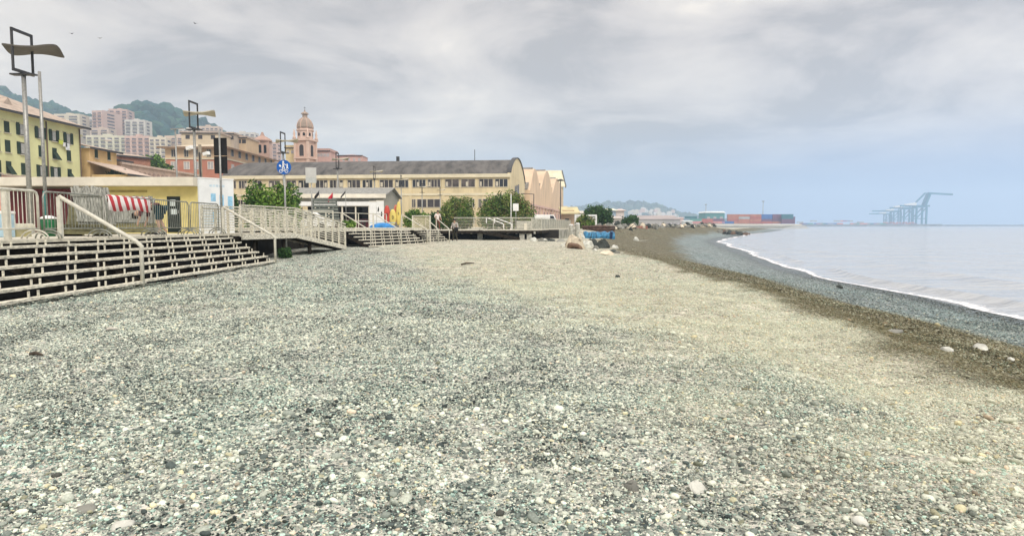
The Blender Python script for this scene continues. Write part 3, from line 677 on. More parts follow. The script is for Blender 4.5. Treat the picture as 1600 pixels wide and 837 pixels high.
Pb = dict(pelvis=(0, 0, .90), waist=(-.20, -.02, .95), chest=(-.44, -.05, .90), neck=(-.60, -.06, .80), head=(-.70, -.07, .70), crown=(-.78, -.08, .60),
          lsho=(-.46, -.23, .86), lelb=(-.50, -.26, .58), lwri=(-.60, -.22, .36), lhand=(-.64, -.20, .28), rsho=(-.46, .15, .86), relb=(-.50, .2, .58), rwri=(-.58, .18, .34), rhand=(-.62, .17, .26),
          lhip=(.02, -.11, .84), lknee=(.0, -.13, .46), lank=(.08, -.14, .09), ltoe=(-.09, -.16, .045), rhip=(.02, .11, .84), rknee=(-.05, .13, .47), rank=(.14, .14, .09), rtoe=(-.03, .15, .045))
YB = 21.0
person('person in a maroon shirt and dark shorts bending down beside the striped cloth', (xat(250, YB), YB, DZ + .012), 0, Pb, mat('maroon_shirt', (.10, .022, .035), .9), mat('dark_teal_shorts', (.012, .045, .055), .9), M_darkst, short_legs=True)
Ps = dict(pelvis=(0, 0, .92), waist=(0, .0, 1.08), chest=(0, -.02, 1.29), neck=(0, -.04, 1.46), head=(0, -.08, 1.55), crown=(0, -.09, 1.64),
          lsho=(-.19, 0, 1.37), lelb=(-.27, -.03, 1.12), lwri=(-.22, -.22, 1.0), lhand=(-.17, -.28, .99), rsho=(.19, 0, 1.37), relb=(.26, 0, 1.12), rwri=(.30, -.10, .90), rhand=(.30, -.14, .82),
          lhip=(-.10, 0, .86), lknee=(-.13, -.04, .49), lank=(-.15, .02, .09), ltoe=(-.18, -.14, .045), rhip=(.10, 0, .86), rknee=(.12, -.06, .49), rank=(.18, .04, .09), rtoe=(.22, -.12, .045))
pp = onz(711, 376.5, .26); YS = pp.y
person('person in a pale top and dark trousers standing at the foot of the far stairs', (pp.x, YS, gz(pp.x, YS) + .01), R(-25), Ps, mat('pale_shirt', (.50, .46, .42), .9), mat('dark_khaki', (.045, .042, .026), .9), M_darkst, short_sleeves=False)
bg_ = thing('shoulder_bag', 'dark bag hanging at the hip of the person by the far stairs', 'bag', (pp.x + .12, YS - .27, gz(pp.x, YS) + .78)); mb = MB(); mb.box(-.16, .16, -.05, .05, 0, .30); mb.build('pouch', M_black, bg_, bevel=.03)
mb = MB(); mb.path([(-.14, 0, .28), (-.06, .02, .5), (.02, .10, .62)], .012, 6); mb.build('strap', M_black, bg_)
pp2 = Vector((xat(684, 57), 57, 1.10))
person('person in white standing on the deck behind the far stair rails', tuple(pp2), R(20), Ps, mat('white_shirt', (.72, .64, .60), .9), mat('rust_trousers', (.16, .06, .04), .9), M_darkst)

# ------------------------------------------------------------------ poles, lamps and signs
def street_lamp(label, loc, rz, canopy):
    t = thing('street_lamp', label, 'street lamp', loc, rz, 'tall street lamps with wavy canopies')
    mb = MB(); mb.tube((0, 0, 0), (0, 0, 6.12), .095, .075, 12); mb.build('pole', M_steel, t, True)
    mb = MB(); mb.lathe([(.17, 0), (.17, .03), (.11, .05), (.10, .30)], n=14); mb.build('base', M_steel, t, True)
    f = .50; mb = MB(); s = .034
    mb.box(-f - s, f + s, -s, s, 6.12, 6.23); mb.box(-f - s, -f + s, -s + .001, s - .001, 6.23, 7.62); mb.box(f - s, f + s, -s + .001, s - .001, 6.23, 7.62); mb.box(-f - s, f + s, -s, s, 7.62, 7.72); mb.build('frame', M_darkst, t)
    mb = MB(); mb.box(-.14, .14, -.45, .45, 6.06, 6.12); mb.build('floodlight', M_darkst, t, bevel=.01)
    prof = [(-.65, .95), (-.35, .85), (0, .84), (.4, .96), (.8, 1.08), (1.1, 1.05), (1.45, .90)]
    xs = np.linspace(-.65, 1.45, 33); zs = np.interp(xs, [p[0] for p in prof], [p[1] for p in prof]); zs = np.convolve(np.pad(zs, 2, 'edge'), np.ones(5) / 5, 'valid')
    mb = MB(); ny_ = 9; ca_, sa_ = math.cos(R(-30)), math.sin(R(-30))
    for side, dz in ((0, 0), (1, .05)):
        for i, (x, z) in enumerate(zip(xs, zs)):
            wv = .98 * (math.sin(math.pi * (x + .68) / 2.16)) ** 1.1
            for j in range(ny_): yl = wv * (j / (ny_ - 1) * 2 - 1); mb.v.append((x * ca_ - yl * sa_, x * sa_ + yl * ca_, z + dz + 6.12 - .06 * yl))
    n = len(xs)
    for i in range(n - 1):
        for j in range(ny_ - 1):
            a = i * ny_ + j; mb.f.append((a, a + 1, a + ny_ + 1, a + ny_)); a += n * ny_; mb.f.append((a, a + ny_, a + ny_ + 1, a + 1))
    rim = [i * ny_ for i in range(n)] + [(n - 1) * ny_ + j for j in range(1, ny_)] + [i * ny_ + ny_ - 1 for i in range(n - 2, -1, -1)] + [j for j in range(ny_ - 2, 0, -1)]
    for a, b_ in zip(rim, rim[1:] + rim[:1]): mb.f.append((a, b_, b_ + n * ny_, a + n * ny_))
    mb.build('canopy', canopy, t, False)
    return t
LZ = R(90)
lampA = street_lamp('nearest and tallest looking street lamp, dark wavy canopy above the yellow green house', (xat(48.5, 25), 25, DZ), LZ, M_lampc)
lampB = street_lamp('street lamp with a pale canopy rising behind the tall black sign', (xat(308, 38.5), 38.5, 1.08), LZ, M_lampl)
for px, Y, lab in ((445, 51, 'street lamp rising behind the round blue sign, beside the church tower'), (529, 65, 'street lamp in front of the pink house right of the church tower'),
                   (586, 80, 'street lamp behind the white board with black marks'), (627.5, 94, 'street lamp behind the yellow kayaks, under the warehouse eaves'),
                   (660, 112, 'low looking street lamp in front of the middle warehouse windows'), (688, 128, 'faintest far street lamp left of the round green bush')):
    Y = min(Y, 121); dup(lampB, (xat(px, Y), Y, 1.08), LZ, lab)
def pole_thing(name, label, cat, px, Y, z0, ytop, r, m, extra=None, group=None, n=10):
    x = xat(px, Y); t = thing(name, label, cat, (x, Y, z0), 0, group); h = zat(ytop, Y) - z0
    mb = MB(); mb.tube((0, 0, 0), (0, 0, h), r, r * .8, n); mb.build('pole', m, t, True)
    mb = MB(); mb.lathe([(r * 2.1, 0), (r * 2.1, .03), (r * 1.3, .06)], n=n); mb.build('base', m, t)
    return t, h
t, h = pole_thing('slim_pole', 'slim bare grey pole just right of the nearest street lamp', 'pole', 73, 19.6, DZ, 112, .055, M_steel)
mb = MB(); mb.tube((0, -.05, .05), (0, -.052, 1.35), .035, n=8); mb.build('cable_guard', mat('teal_paint', (.05, .24, .22), .6), t)
t, h = pole_thing('traffic_sign', 'tall black backed double sign on a grey pole by the white wall', 'sign', 347, 24.75, DZ, 204, .045, M_steel)
for k, (ya, yb) in enumerate(((215, 243), (244, 271))):
    mb = MB(); mb.box(-.26, .24, .06, .09, zat(yb, 24.75) - DZ, zat(ya, 24.75) - DZ); mb.build('sign_panel', M_black, t, bevel=.006)
t, h = pole_thing('utility_pole', 'rough brown pole carrying small white floodlights beside the white wall', 'pole', 316, 29.2, DZ, 226, .085, mat('brown_pole_wood', (.30, .26, .20), .9, .25, 4, stretch=(1, 1, .3)))
mb = MB(); mb.path([(.06, -.08, .1), (.10, -.10, 1.4), (.05, -.10, 2.4), (.02, -.09, 3.6)], .03, 6); mb.build('cable', M_darkst, t)
for (dx, zz) in ((-.42, 232), (.33, 241)):
    z = zat(zz, 29.2) - DZ; q = MB(); q.beam((0, -.02, z + .05), (dx * .7, -.05, z + .06), .03, .03); a = q.build('bracket', M_steel, t); q = MB(); q.beam((dx - .12, -.06, z - .02), (dx + .14, -.16, z + .04), .16, .14); q.build('floodlight', M_white, t)
t, h = pole_thing('slim_pole', 'slim far lamp post standing above the pinkish arcade wall', 'pole', 279, 70, 1.08, 202, .10, M_steel)
mb = MB(); mb.beam((-.5, 0, h), (.9, 0, h + .1), .25, .08); mb.build('lamp_head', M_steel, t)
# round blue sign
YQ = 28.2; t, h = pole_thing('traffic_sign', 'round blue sign with white pedestrian and bicycle marks on a slim pole', 'sign', 446.5, YQ, gz(xat(446.5, YQ), YQ), 248, .045, M_steel)
zc_ = zat(261.5, YQ) - t.location.z; disc = MB()
def disc_prism(mb, r, y0, y1, z, n=36): mb.prism([(r * math.cos(2 * math.pi * i / n), r * math.sin(2 * math.pi * i / n)) for i in range(n)], lambda a, b: (a, y0, z + b), lambda a, b: (a, y1, z + b))
disc_prism(disc, .315, -.075, -.055, zc_); disc.build('disc', mat('sign_blue', (.012, .11, .42), .4, .05), t)
mk = MB()
def blob(cx, cz, w, h_): disc_prism2(cx, cz, w, h_)
def disc_prism2(cx, cz, w, h_, n=14): mk.prism([(cx + w * math.cos(2 * math.pi * i / n), cz + h_ * math.sin(2 * math.pi * i / n)) for i in range(n)], lambda a, b: (a, -.080, zc_ + b), lambda a, b: (a, -.0752, zc_ + b))
def bar(x0, z0, x1, z1, w):
    dx, dz = x1 - x0, z1 - z0; l = math.hypot(dx, dz); nx_, nz_ = -dz / l * w / 2, dx / l * w / 2
    mk.prism([(x0 + nx_, z0 + nz_), (x0 - nx_, z0 - nz_), (x1 - nx_, z1 - nz_), (x1 + nx_, z1 + nz_)], lambda a, b: (a, -.080, zc_ + b), lambda a, b: (a, -.0752, zc_ + b))
blob(-.02, .235, .038, .038); bar(-.02, .20, -.02, .06, .075); bar(-.03, .06, -.07, -.06, .04); bar(-.01, .06, .03, -.06, .04); bar(-.02, .17, .10, .09, .032)
blob(.15, .12, .030, .030); bar(.15, .09, .15, .0, .06); bar(.14, 0, .12, -.07, .03); bar(.16, 0, .19, -.07, .03)
for cx in (-.13, .11):
    for i in range(12):
        a, b_ = 2 * math.pi * i / 12, 2 * math.pi * (i + 1) / 12; bar(cx + .068 * math.cos(a), -.17 + .068 * math.sin(a), cx + .068 * math.cos(b_), -.17 + .068 * math.sin(b_), .022)
bar(-.13, -.17, -.07, -.08, .02); bar(-.07, -.08, .07, -.09, .02); bar(.07, -.09, .11, -.17, .02); bar(-.07, -.08, -.01, -.17, .02); bar(-.01, -.17, .07, -.09, .02); bar(-.19, .10, -.13, .02, .07)
mk.build('symbol', M_white, t)
YQ = 36; t, h = pole_thing('notice_sign', 'blank pale grey square sign on a slim pole above the ramp railing', 'sign', 488, YQ, .3, 262, .04, M_steel)
mb = MB(); mb.box(-.30, .30, -.07, -.05, zat(277, YQ) - .3 + .01, zat(262, YQ) - .3); mb.build('sign_panel', mat('pale_sign', (.55, .55, .53), .5, .05), t); mb = MB(); mb.box(-.30, .30, -.07, -.05, zat(286, YQ) - .3, zat(277, YQ) - .3); mb.build('sign_panel', mat('pale_sign_lower', (.50, .52, .50), .5, .08, 12), t)

# ------------------------------------------------------------------ low kiosk building
YK = 30.0; kx0, kx1 = xat(2, YK), xat(313, YK); kz0, kz1 = zat(291.5, YK), zat(278, YK)
t = thing('kiosk_building', 'low yellow beach building with a flat cream roof and a dark door', 'building', (kx0, YK, 1.08)); w = kx1 - kx0; H = kz0 - 1.08
mb = MB(); mb.box(-1.2, w + .0, -.55, 2.4, H, kz1 - 1.08); mb.build('roof', M_cream, t, bevel=.015)
xy = xat(163, YK) - kx0
mb = MB(); mb.box(xy, w - .05, 0, 2.2, 0, H); mb.build('wall', M_yellow, t)
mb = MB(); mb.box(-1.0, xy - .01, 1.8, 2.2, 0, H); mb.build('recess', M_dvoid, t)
mb = MB(); nst = 26; x1 = xat(112, YK) - kx0
for i in range(nst): a = .35 + (x1 - .35) * i / nst; mb.box(a, a + (x1 - .35) / nst * .96, .10 - (i % 2) * .02, .16, 0, H - .10)
mb.build('shutter', M_maroon, t)
mb = MB(); mb.box(xat(262.5, YK) - kx0, xat(283, YK) - kx0, -.03, .05, .10, zat(307, YK) - 1.08); d = mb.build('door', mat('dark_green_door', (.010, .018, .014), .35, .2), t)
for (a, b_, c_, e_) in ((268, 276, 312, 322), (268.5, 277.5, 326.5, 335)):
    q = MB(); q.box(xat(a, YK) - kx0, xat(b_, YK) - kx0, -.045, -.035, zat(e_, YK) - 1.08, zat(c_, YK) - 1.08); q.build('notice', mat('paper_white', (.62, .68, .66), .8, .05), d)
q = MB(); q.box(xat(280.2, YK) - kx0, xat(281.2, YK) - kx0, -.08, -.035, .98, 1.12); q.build('handle', M_steel, d)
q = MB(); q.box(xat(165, YK) - kx0, xat(232, YK) - kx0, -.02, -.001, zat(300, YK) - 1.1, zat(297, YK) - 1.08); q.build('shade', mat('ochre_shade_strip', (.42, .34, .12), .9), t)  # darker ochre strip paints a band of shade on the yellow wall
# white shed with faint blue lettering blocks
c0 = at(312.5, 352, 28.6); c1 = at(366.5, 352, 29.8); dv = Vector((c1.x - c0.x, c1.y - c0.y, 0)); Lw = dv.length
t = thing('hoarding', 'white hoarding board with faint pale blue painted blocks, right of the yellow building', 'hoarding', (c0.x, c0.y, 1.08), math.atan2(dv.y, dv.x)); hs_ = zat(278.5, 28.6) - 1.08
mb = MB(); mb.box(0, Lw, 0, .12, 0, hs_); mb.build('board', mat('white_board', (.74, .76, .76), .6, .06, 2), t); mb = MB(); mb.box(-.02, Lw + .02, -.02, .14, hs_, hs_ + .05); mb.build('cap', M_white, t)
mb = MB(); M_pb = mat('pale_blue_paint', (.30, .55, .74), .7, .15, 6); M_pb2 = mat('faint_blue_paint', (.55, .68, .76), .7, .1, 6)
for (u0, u1, v0, v1) in ((.33, .47, .60, .74), (.58, .70, .50, .72), (.36, .48, .22, .42), (.82, .96, .45, .70)):
    mb = MB(); mb.box(u0 * Lw, u1 * Lw, -.006, -.002, v0 * hs_, v1 * hs_); mb.build('painted_mark', M_pb, t)
mb = MB()
for i in range(7): mb.box(.12 * Lw, (.5 + .05 * (i % 3)) * Lw, -.004, -.002, (.46 - i * .045) * hs_, (.475 - i * .045) * hs_)
for i in range(5): mb.box((.30 + .09 * i) * Lw, (.37 + .09 * i) * Lw, -.004, -.002, .86 * hs_, .90 * hs_)
mb.build('lettering', M_pb2, t)

# ------------------------------------------------------------------ ramp with slatted railings
def ramp_at(s):                       # centre line of the ramp, near edge: s in metres
    pass
RA, RBp, RC = Vector((-10.55, 24.95, DZ)), Vector((-9.75, 28.9, DZ - .01)), Vector((-8.75, 33.6, .47))
t = thing('beach_ramp', 'weathered timber ramp with slatted railings sloping down to the shingle', 'ramp', tuple(RA)); loc = lambda p: Vector(p) - RA
side = Vector((-.97, .24, 0)) * 1.75
for nm, a, b_ in (('landing', RA, RBp), ('deck', RBp, RC)):
    mb = MB(); a, b_ = loc(a), loc(b_); th = Vector((0, 0, -.10)); mb.hexa([a + th, b_ + th, b_ + side + th, a + side + th], [a, b_, b_ + side, a + side]); mb.build(nm, M_wood, t)
    mb = MB(); o2 = Vector((.04, -.01, -.14)); mb.beam(a + o2, b_ + o2, .06, .20); mb.build('side_beam', M_tread, t)
    mb = MB(); mb.beam(a + side * .15 + Vector((0, 0, -.22)), b_ + side * .15 + Vector((0, 0, -.22)), .1, .2); mb.build('joist', M_woodd, t)
for s_, base in ((0, Vector((0, 0, 0))), (1, side)):
    segs = ((RA, RBp), (RBp, RC)); post = None
    for a, b_ in segs:
        a, b_ = loc(a) + base, loc(b_) + base
        mb = MB(); up = Vector((0, 0, 1.10)); mb.beam(a + up, b_ + up, .10, .05); mb.build('handrail', M_tread, t, bevel=.005)
        for k in range(9):
            u2 = Vector((0, 0, .12 + k * .108)); q = MB(); q.beam(a + u2 + Vector((-.03, 0, 0)), b_ + u2 + Vector((-.03, 0, 0)), .025, .045 if k < 8 else .08); q.build('slat', M_tread, t)
        n = 5 if a.y < 1.5 and b_.y < 5 else 7
        for i in range(n + (1 if b_.y > 6 else 0)):
            p = a.lerp(b_, i / n); big = i % 2 == 0
            q = MB(); wv = .065 if big else .05; q.box(p.x - .03, p.x + .035, p.y - wv, p.y + wv, p.z - .12, p.z + (1.08 if big else 1.0)); q.build('post', M_tread, t)
for i in range(4):
    p = loc(RA.lerp(RC, .12 + i * .25)); zt = (DZ - .22 if i < 2 else .95 - .22 * (i - 1)) - RA.z
    if i == 3: continue
    for k in (0.1, 0.9):
        q = MB(); pw = p + side * k; q.tube((pw.x, pw.y, gz(pw.x + RA.x, pw.y + RA.y) - .1 - RA.z), (pw.x, pw.y, zt), .09, n=10); q.build('leg', M_woodd, t, True)

# ------------------------------------------------------------------ second deck and its stairs
M_brown = mat('rough_bark', (.10, .075, .05), .95, .3, 9)
ua = math.atan2(6.2, 2.4); u = Vector((math.cos(ua), math.sin(ua), 0)); v = Vector((-u.y, u.x, 0))
B0 = Vector((-8.1, 36.8, 0)); L2 = 6.9; Z2 = 1.33
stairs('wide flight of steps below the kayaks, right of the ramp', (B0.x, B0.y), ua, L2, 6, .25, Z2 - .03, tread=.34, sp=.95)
d2 = thing('boardwalk', 'pale timber deck behind the wide flight of steps, under the kayaks', 'boardwalk', tuple(B0 + v * 2.05)); d2.rotation_euler = (0, 0, ua)
mb = MB()
for i in range(28): mb.box(-3.2, L2 + 3.4, i * .33, i * .33 + .32, Z2 - .05, Z2)
mb.build('decking', M_wood, d2); mb = MB(); mb.box(-3.2, L2 + 3.4, -.05, 0, Z2 - .17, Z2 - .002); mb.build('edge_board', M_tread, d2)
for i in range(7): q = MB(); q.box(-3 + i * 2.0, -2.8 + i * 2.0, .4, .6, -.2, Z2 - .05); q.build('leg', M_woodd, d2)
def on2(a, b, z=0): p = B0 + u * a + v * b; return (p.x, p.y, z)
for a, lab in ((.05, 'thin pale handrail at the left side of the wide flight, beside the ramp end'), (3.4, 'thin pale handrail in the middle of the wide flight'), (L2 - .05, 'thin pale handrail at the right side of the wide flight')):
    rail_set(lab, on2(a, .05, .26), on2(a, 2.05, Z2), .92, r=.032)
def tube_rail(label, pts, h, n_rails, post_sp, r=.022, m=None, cat='railing', name='deck_railing', top_r=None, mesh_m=None):
    t = thing(name, label, cat, tuple(pts[0])); P = [Vector(p) - Vector(pts[0]) for p in pts]; m = m or M_rail
    for k in range(n_rails):
        z = h * (k + 1) / n_rails if n_rails > 1 else h; mb = MB(); mb.path([p + Vector((0, 0, z)) for p in P], (top_r or r) if k == n_rails - 1 else r * .55, 6); mb.build('top_rail' if k == n_rails - 1 else 'rail', m, t, True)
    pr = None
    for a, b_ in zip(P, P[1:]):
        n = max(1, round((b_ - a).length / post_sp))
        for i in range(n + (1 if b_ == P[-1] else 0)):
            if pr is None: mb = MB(); mb.box(-r, r, -r, r, -.05, h); pr = mb.build('post', m, t); pr.location = a
            else: cp(pr, t, a.lerp(b_, i / n))
    if mesh_m:
        for a, b_ in zip(P, P[1:]):
            mb = MB(); mb.beam(a + Vector((0, 0, h * .5)), b_ + Vector((0, 0, h * .5)), .012, h * .86); mb.build('infill', mesh_m, t)
    return t
tube_rail('pale tube railing at the back of the kayak deck', [on2(-2.6, 5.2, Z2), on2(L2 + 3, 5.2, Z2)], 1.0, 2, 1.7, .026)
tube_rail('short pale tube railing behind the ramp end', [on2(-.4, 2.3, Z2), on2(-3.0, 3.6, Z2)], 1.0, 2, 1.3, .03)
# tan slatted screen
YT = 46.5; xa, xb = xat(645, YT), xat(672, YT)
t = thing('slatted_screen', 'tan slatted screen panel right of the wide flight of steps', 'screen', (xa, YT, Z2 - .02)); w = xb - xa; hh = zat(338, YT) - Z2; lo = zat(358, YT) - Z2
mb = MB()
for i in range(9): mb.box(0, w, -.012, .012, lo + (hh - lo) * (i + .12) / 9, lo + (hh - lo) * (i + .85) / 9)
mb.build('slats', mat('tan_slat', (.52, .47, .33), .85, .2, 5), t)
mb = MB(); mb.box(-.05, .05, -.05, .05, -1.2, hh + .03); mb.build('post', M_tread, t); mb = MB(); mb.box(w - .05, w + .05, -.05, .05, -1.2, hh + .03); mb.build('post', M_tread, t); mb = MB(); mb.box(-.05, w + .05, -.06, .06, hh + .03, hh + .09); mb.build('cap', M_tread, t)
# third stairs
Z3 = 1.10; p3 = onz(702, 378, .27)
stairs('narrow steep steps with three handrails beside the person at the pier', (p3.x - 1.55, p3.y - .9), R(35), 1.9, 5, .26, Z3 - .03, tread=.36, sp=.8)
c3, s3 = math.cos(R(35)), math.sin(R(35))
def on3(a, b, z): return (p3.x - 1.55 + c3 * a - s3 * b, p3.y - .9 + s3 * a + c3 * b, z)
for a, lab in ((.02, 'left of the three handrails on the narrow steps beside the person'), (.95, 'middle of the three handrails on the narrow steps beside the person'), (1.88, 'right of the three handrails on the narrow steps, touching the person')):
    rail_set(lab, on3(a, .0, .27), on3(a, 2.0, Z3), .95, r=.035)

# ------------------------------------------------------------------ pier deck on posts
pier = thing('boardwalk', 'dark underside timber pier deck on concrete posts, in front of the round bushes', 'boardwalk', (0, 0, 0))
edge = [(-6.6, 53.5), (-4.9, 54.6), (1.75, 55.2), (2.6, 56.4), (7.9, 86)]; back = [(4.2, 90), (.4, 61.8), (-5.4, 61.8), (-8, 57)]
mb = MB(); mb.prism(edge + back, lambda a, b: (a, b, Z3), lambda a, b: (a, b, Z3 - .07)); mb.build('decking', M_wood, pier)
for a, b_ in zip(edge, edge[1:]):
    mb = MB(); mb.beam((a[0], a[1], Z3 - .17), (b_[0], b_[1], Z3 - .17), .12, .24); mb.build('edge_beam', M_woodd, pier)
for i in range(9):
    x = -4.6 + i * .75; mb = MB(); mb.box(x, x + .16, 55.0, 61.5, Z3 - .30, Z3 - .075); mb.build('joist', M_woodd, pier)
M_conc = mat('pale_concrete', (.45, .44, .38), .9, .2, 4)
for px in (750, 815.5, 827): x = xat(px, 55.3); mb = MB(); mb.box(x - .22, x + .22, 55.2, 55.6, gz(x, 55) - .1, Z3 - .30); mb.build('leg', M_conc, pier, bevel=.02)
for i in range(9): x = -4.3 + i * .78; mb = MB(); mb.box(x - .07, x + .09, 55.28, 55.34, Z3 - .34, Z3 - .14); mb.build('bracket', M_conc, pier)
for i in range(6): q = 58 + i * 5; x = 2.3 + (q - 56.4) * .179; mb = MB(); mb.box(x - .2, x + .1, q, q + .3, gz(x, q) - .2, Z3 - .3); mb.build('leg', M_woodd, pier)
for i in range(5): mb = MB(); x = -4 + i * 1.5; mb.box(x, x + .2, 59.0, 59.2, -.2, Z3 - .3); mb.build('leg', M_woodd, pier)
tube_rail('white topped wire railing along the front of the pier', [(-4.9, 54.7, Z3), (1.70, 55.3, Z3)], 1.05, 8, 1.55, .026, M_rail, top_r=.04)
M_mesh = mat('pale_mesh_panel', (.40, .39, .32), .7, .25, 5)
tube_rail('pale mesh panel railing curving back along the pier towards the boulders', [(1.72, 55.3, Z3), (2.6, 56.6, Z3), (4.0, 64.5, Z3), (5.9, 75, Z3), (7.85, 86, Z3)], 1.05, 1, 2.0, .03, M_rail, mesh_m=M_mesh)
t = thing('gangway', 'dark timber gangway slanting down from the pier to the shingle', 'gangway', (xat(748, 54.4), 54.4, Z3)); e = Vector((xat(812, 53.6), 53.6, .33)) - t.location
mb = MB()
for yy_ in (-.3, .5): mb.beam((0, yy_, -.12), e + Vector((0, yy_, .02)), .10, .26)
mb.build('side_beam', M_woodd, t); mb = MB()
for i in range(16):
    a = e * ((i + .3) / 16); mb.box(a.x - .04, a.x + .24, -.28 + a.y, .48 + a.y, a.z - .04, a.z - .0)
mb.build('treads', mat('grey_plank', (.30, .29, .26), .9, .25, 5), t)
for i, px in enumerate((760, 773)):
    Yh = 57.5 + i * .8; rail_set(('left', 'right')[i] + ' of the two white handrails crossing behind the pier railing', (xat(px + 27, Yh), Yh, Z3 + .02), (xat(px, Yh), Yh, Z3 + .6), .5, r=.045, m=M_white)
t = thing('wall_block', 'low pale concrete block behind the pier railing', 'block', (xat(807, 59), 59, Z3)); mb = MB(); mb.box(0, 1.4, 0, .5, 0, .78); mb.build('block', M_conc, t, bevel=.03); mb = MB(); mb.box(.7, .95, -.05, 0, 0, .6); mb.build('plate', M_cream, t)
t, h = pole_thing('notice_sign', 'white square sign on a short pole in front of the big bush', 'sign', 806, 62, Z3, 318, .045, M_steel)
mb = MB(); mb.box(-.28, .26, -.06, -.04, zat(329.5, 62) - Z3, zat(318, 62) - Z3); mb.build('sign_panel', M_white, t)
pole_thing('flagpole', 'tall thin white flagpole rising from the pier in front of the big bush', 'flagpole', 798.5, 60, Z3, 303, .045, M_white)
t, h = pole_thing('street_lamp', 'black lamp post with a long arm reaching left by the gable wall', 'street lamp', 834, 78, 1.08, 303, .06, M_darkst)
mb = MB(); mb.path([(0, 0, h - .05), (-.25, 0, h), (-1.2, 0, h + .04)], .04, 6); mb.build('arm', M_darkst, t, True); mb = MB(); mb.box(-1.55, -1.1, -.12, .12, h - .03, h + .06); mb.build('lamp_head', M_darkst, t)
t, h = pole_thing('street_lamp', 'tall lamp post with a flat dark head in front of the pink gables', 'street lamp', 875.5, 105, 1.08, 282.5, .09, M_darkst)
mb = MB(); mb.lathe([(.55, h - .02), (.62, h + .06), (.12, h + .28)], n=14); mb.build('lamp_head', M_darkst, t, True)

# ------------------------------------------------------------------ kayaks, boards, pavilion
def kayak(label, px, py0, py1, Y, wd, m, lean=0.0):
    z0, z1 = zat(py1, Y), zat(py0, Y); L = z1 - z0; t = thing('kayak', label, 'kayak', (xat(px, Y), Y, z0), R(10), 'upright kayaks and boards on the deck')
    mb = MB(); n = 12; k = 14
    for i in range(k):
        s = i / (k - 1); r = wd * (math.sin(math.pi * (s * .92 + .04)) ** .55); 
        for j in range(n):
            a = 2 * math.pi * j / n; mb.v.append((r * math.cos(a) + lean * s * L, r * .42 * math.sin(a), s * L))
    for i in range(k - 1):
        for j in range(n): mb.f.append((i * n + j, i * n + (j + 1) % n, (i + 1) * n + (j + 1) % n, (i + 1) * n + j))
    mb.f.append(tuple(range(n))[::-1]); mb.f.append(tuple((k - 1) * n + j for j in range(n))); mb.build('hull', m, t, True)
    q = MB(); q.lathe([(wd * .26, -.02), (wd * .26, .02), (wd * .16, .02), (wd * .16, -.02)], n=14); c = q.build('cockpit', M_black, t); c.scale = (1, 1.9, 1); c.rotation_euler = (R(90), 0, 0); c.location = (lean * L * .5, -wd * .42, L * .5)
    return t
YY = 52
M_kred = mat('red_plastic', (.52, .07, .05), .4, .1, 3); M_kyel = mat('yellow_plastic', (.72, .58, .16), .4, .1, 3); M_kor = mat('orange_plastic', (.60, .20, .12), .4, .1, 3)
kayak('stout red kayak standing beside the white board', 605, 321, 350, YY, .26, M_kred)
kayak('short yellow kayak standing between the red one and the tall yellow board', 614, 327, 352, YY, .28, M_kyel)
kayak('slim tall yellow board standing at the right end of the kayaks', 622.5, 315, 352, YY + .3, .20, M_kyel, .02)
kayak('pinkish orange kayak leaning behind the short yellow one', 617, 320, 350, YY + .7, .20, M_kor, .06)
t = thing('blue_boat', 'blue upturned boat lying at the deck edge below the kayaks', 'boat', (xat(598, 47), 47, Z2)); mb = MB(); n = 12
for i in range(13):
    s = i / 12; r = .36 * math.sin(math.pi * (s * .94 + .03)) ** .5
    for j in range(n): a = math.pi * j / (n - 1); mb.v.append((s * 1.9 - .95, r * math.cos(a), r * .95 * math.sin(a)))
for i in range(12):
    for j in range(n - 1): mb.f.append((i * n + j, i * n + j + 1, (i + 1) * n + j + 1, (i + 1) * n + j))
mb.build('hull', mat('blue_tarpaulin', (.03, .22, .55), .5, .25, 3), t, True); mb = MB(); mb.beam((-.95, 0, .36), (.95, 0, .36), .04, .04); mb.build('keel', mat('pale_blue_paint', (.3, .5, .7)), t)
for k, (pa, pb, lab) in enumerate(((577.5, 588, 'plain white upright board left of the one with two black marks'), (588.5, 600, 'white upright board with two small black marks, beside the red kayak'))):
    Yb = 51 + k * .02; t = thing('display_board', lab, 'board', (xat(pa, Yb), Yb, Z2)); w = xat(pb, Yb) - xat(pa, Yb); hh = zat(315 - k, Yb) - Z2
    mb = MB(); mb.box(0, w, 0, .06, 0, hh); mb.build('board', M_white, t); mb = MB(); mb.box(-.02, w + .02, -.02, .08, hh, hh + .05); mb.build('cap', M_cream, t)
    if k:
        for (a, b_) in ((591.5, 327), (596.5, 334)):
            mb = MB(); x = xat(a, Yb) - xat(pa, Yb); z = zat(b_, Yb) - Z2; mb.prism([(-.07, -.16), (.03, -.2), (.06, .0), (.02, .22), (-.04, .1)], lambda p, q: (x + p, -.006, z + q), lambda p, q: (x + p, -.001, z + q)); mb.build('emblem', M_black, t)
YV = 60; va, vb = xat(452, YV), xat(600, YV); vw = vb - va
pv_ = thing('beach_pavilion', 'open fronted beach bar with a grey roof and a white canopy fascia', 'building', (va, YV, 1.08)); ez, rz_ = zat(303.5, YV) - 1.08, 1.5 + 57 * .064 - 1.08
M_groof = mat('grey_corrugated_roof', (.30, .30, .28), .8, .2, 2, stretch=(8, .5, 1)); M_gwall = mat('grey_board_wall', (.36, .35, .30), .85, .18, 3, stretch=(1, 6, 1))
mb = MB(); mb.prism([(0, 0), (8, 0), (8, ez), (4, rz_ - .12), (0, ez)], lambda a, b: (vw - .12, a, b), lambda a, b: (vw, a, b)); mb.build('gable_wall', M_gwall, pv_)
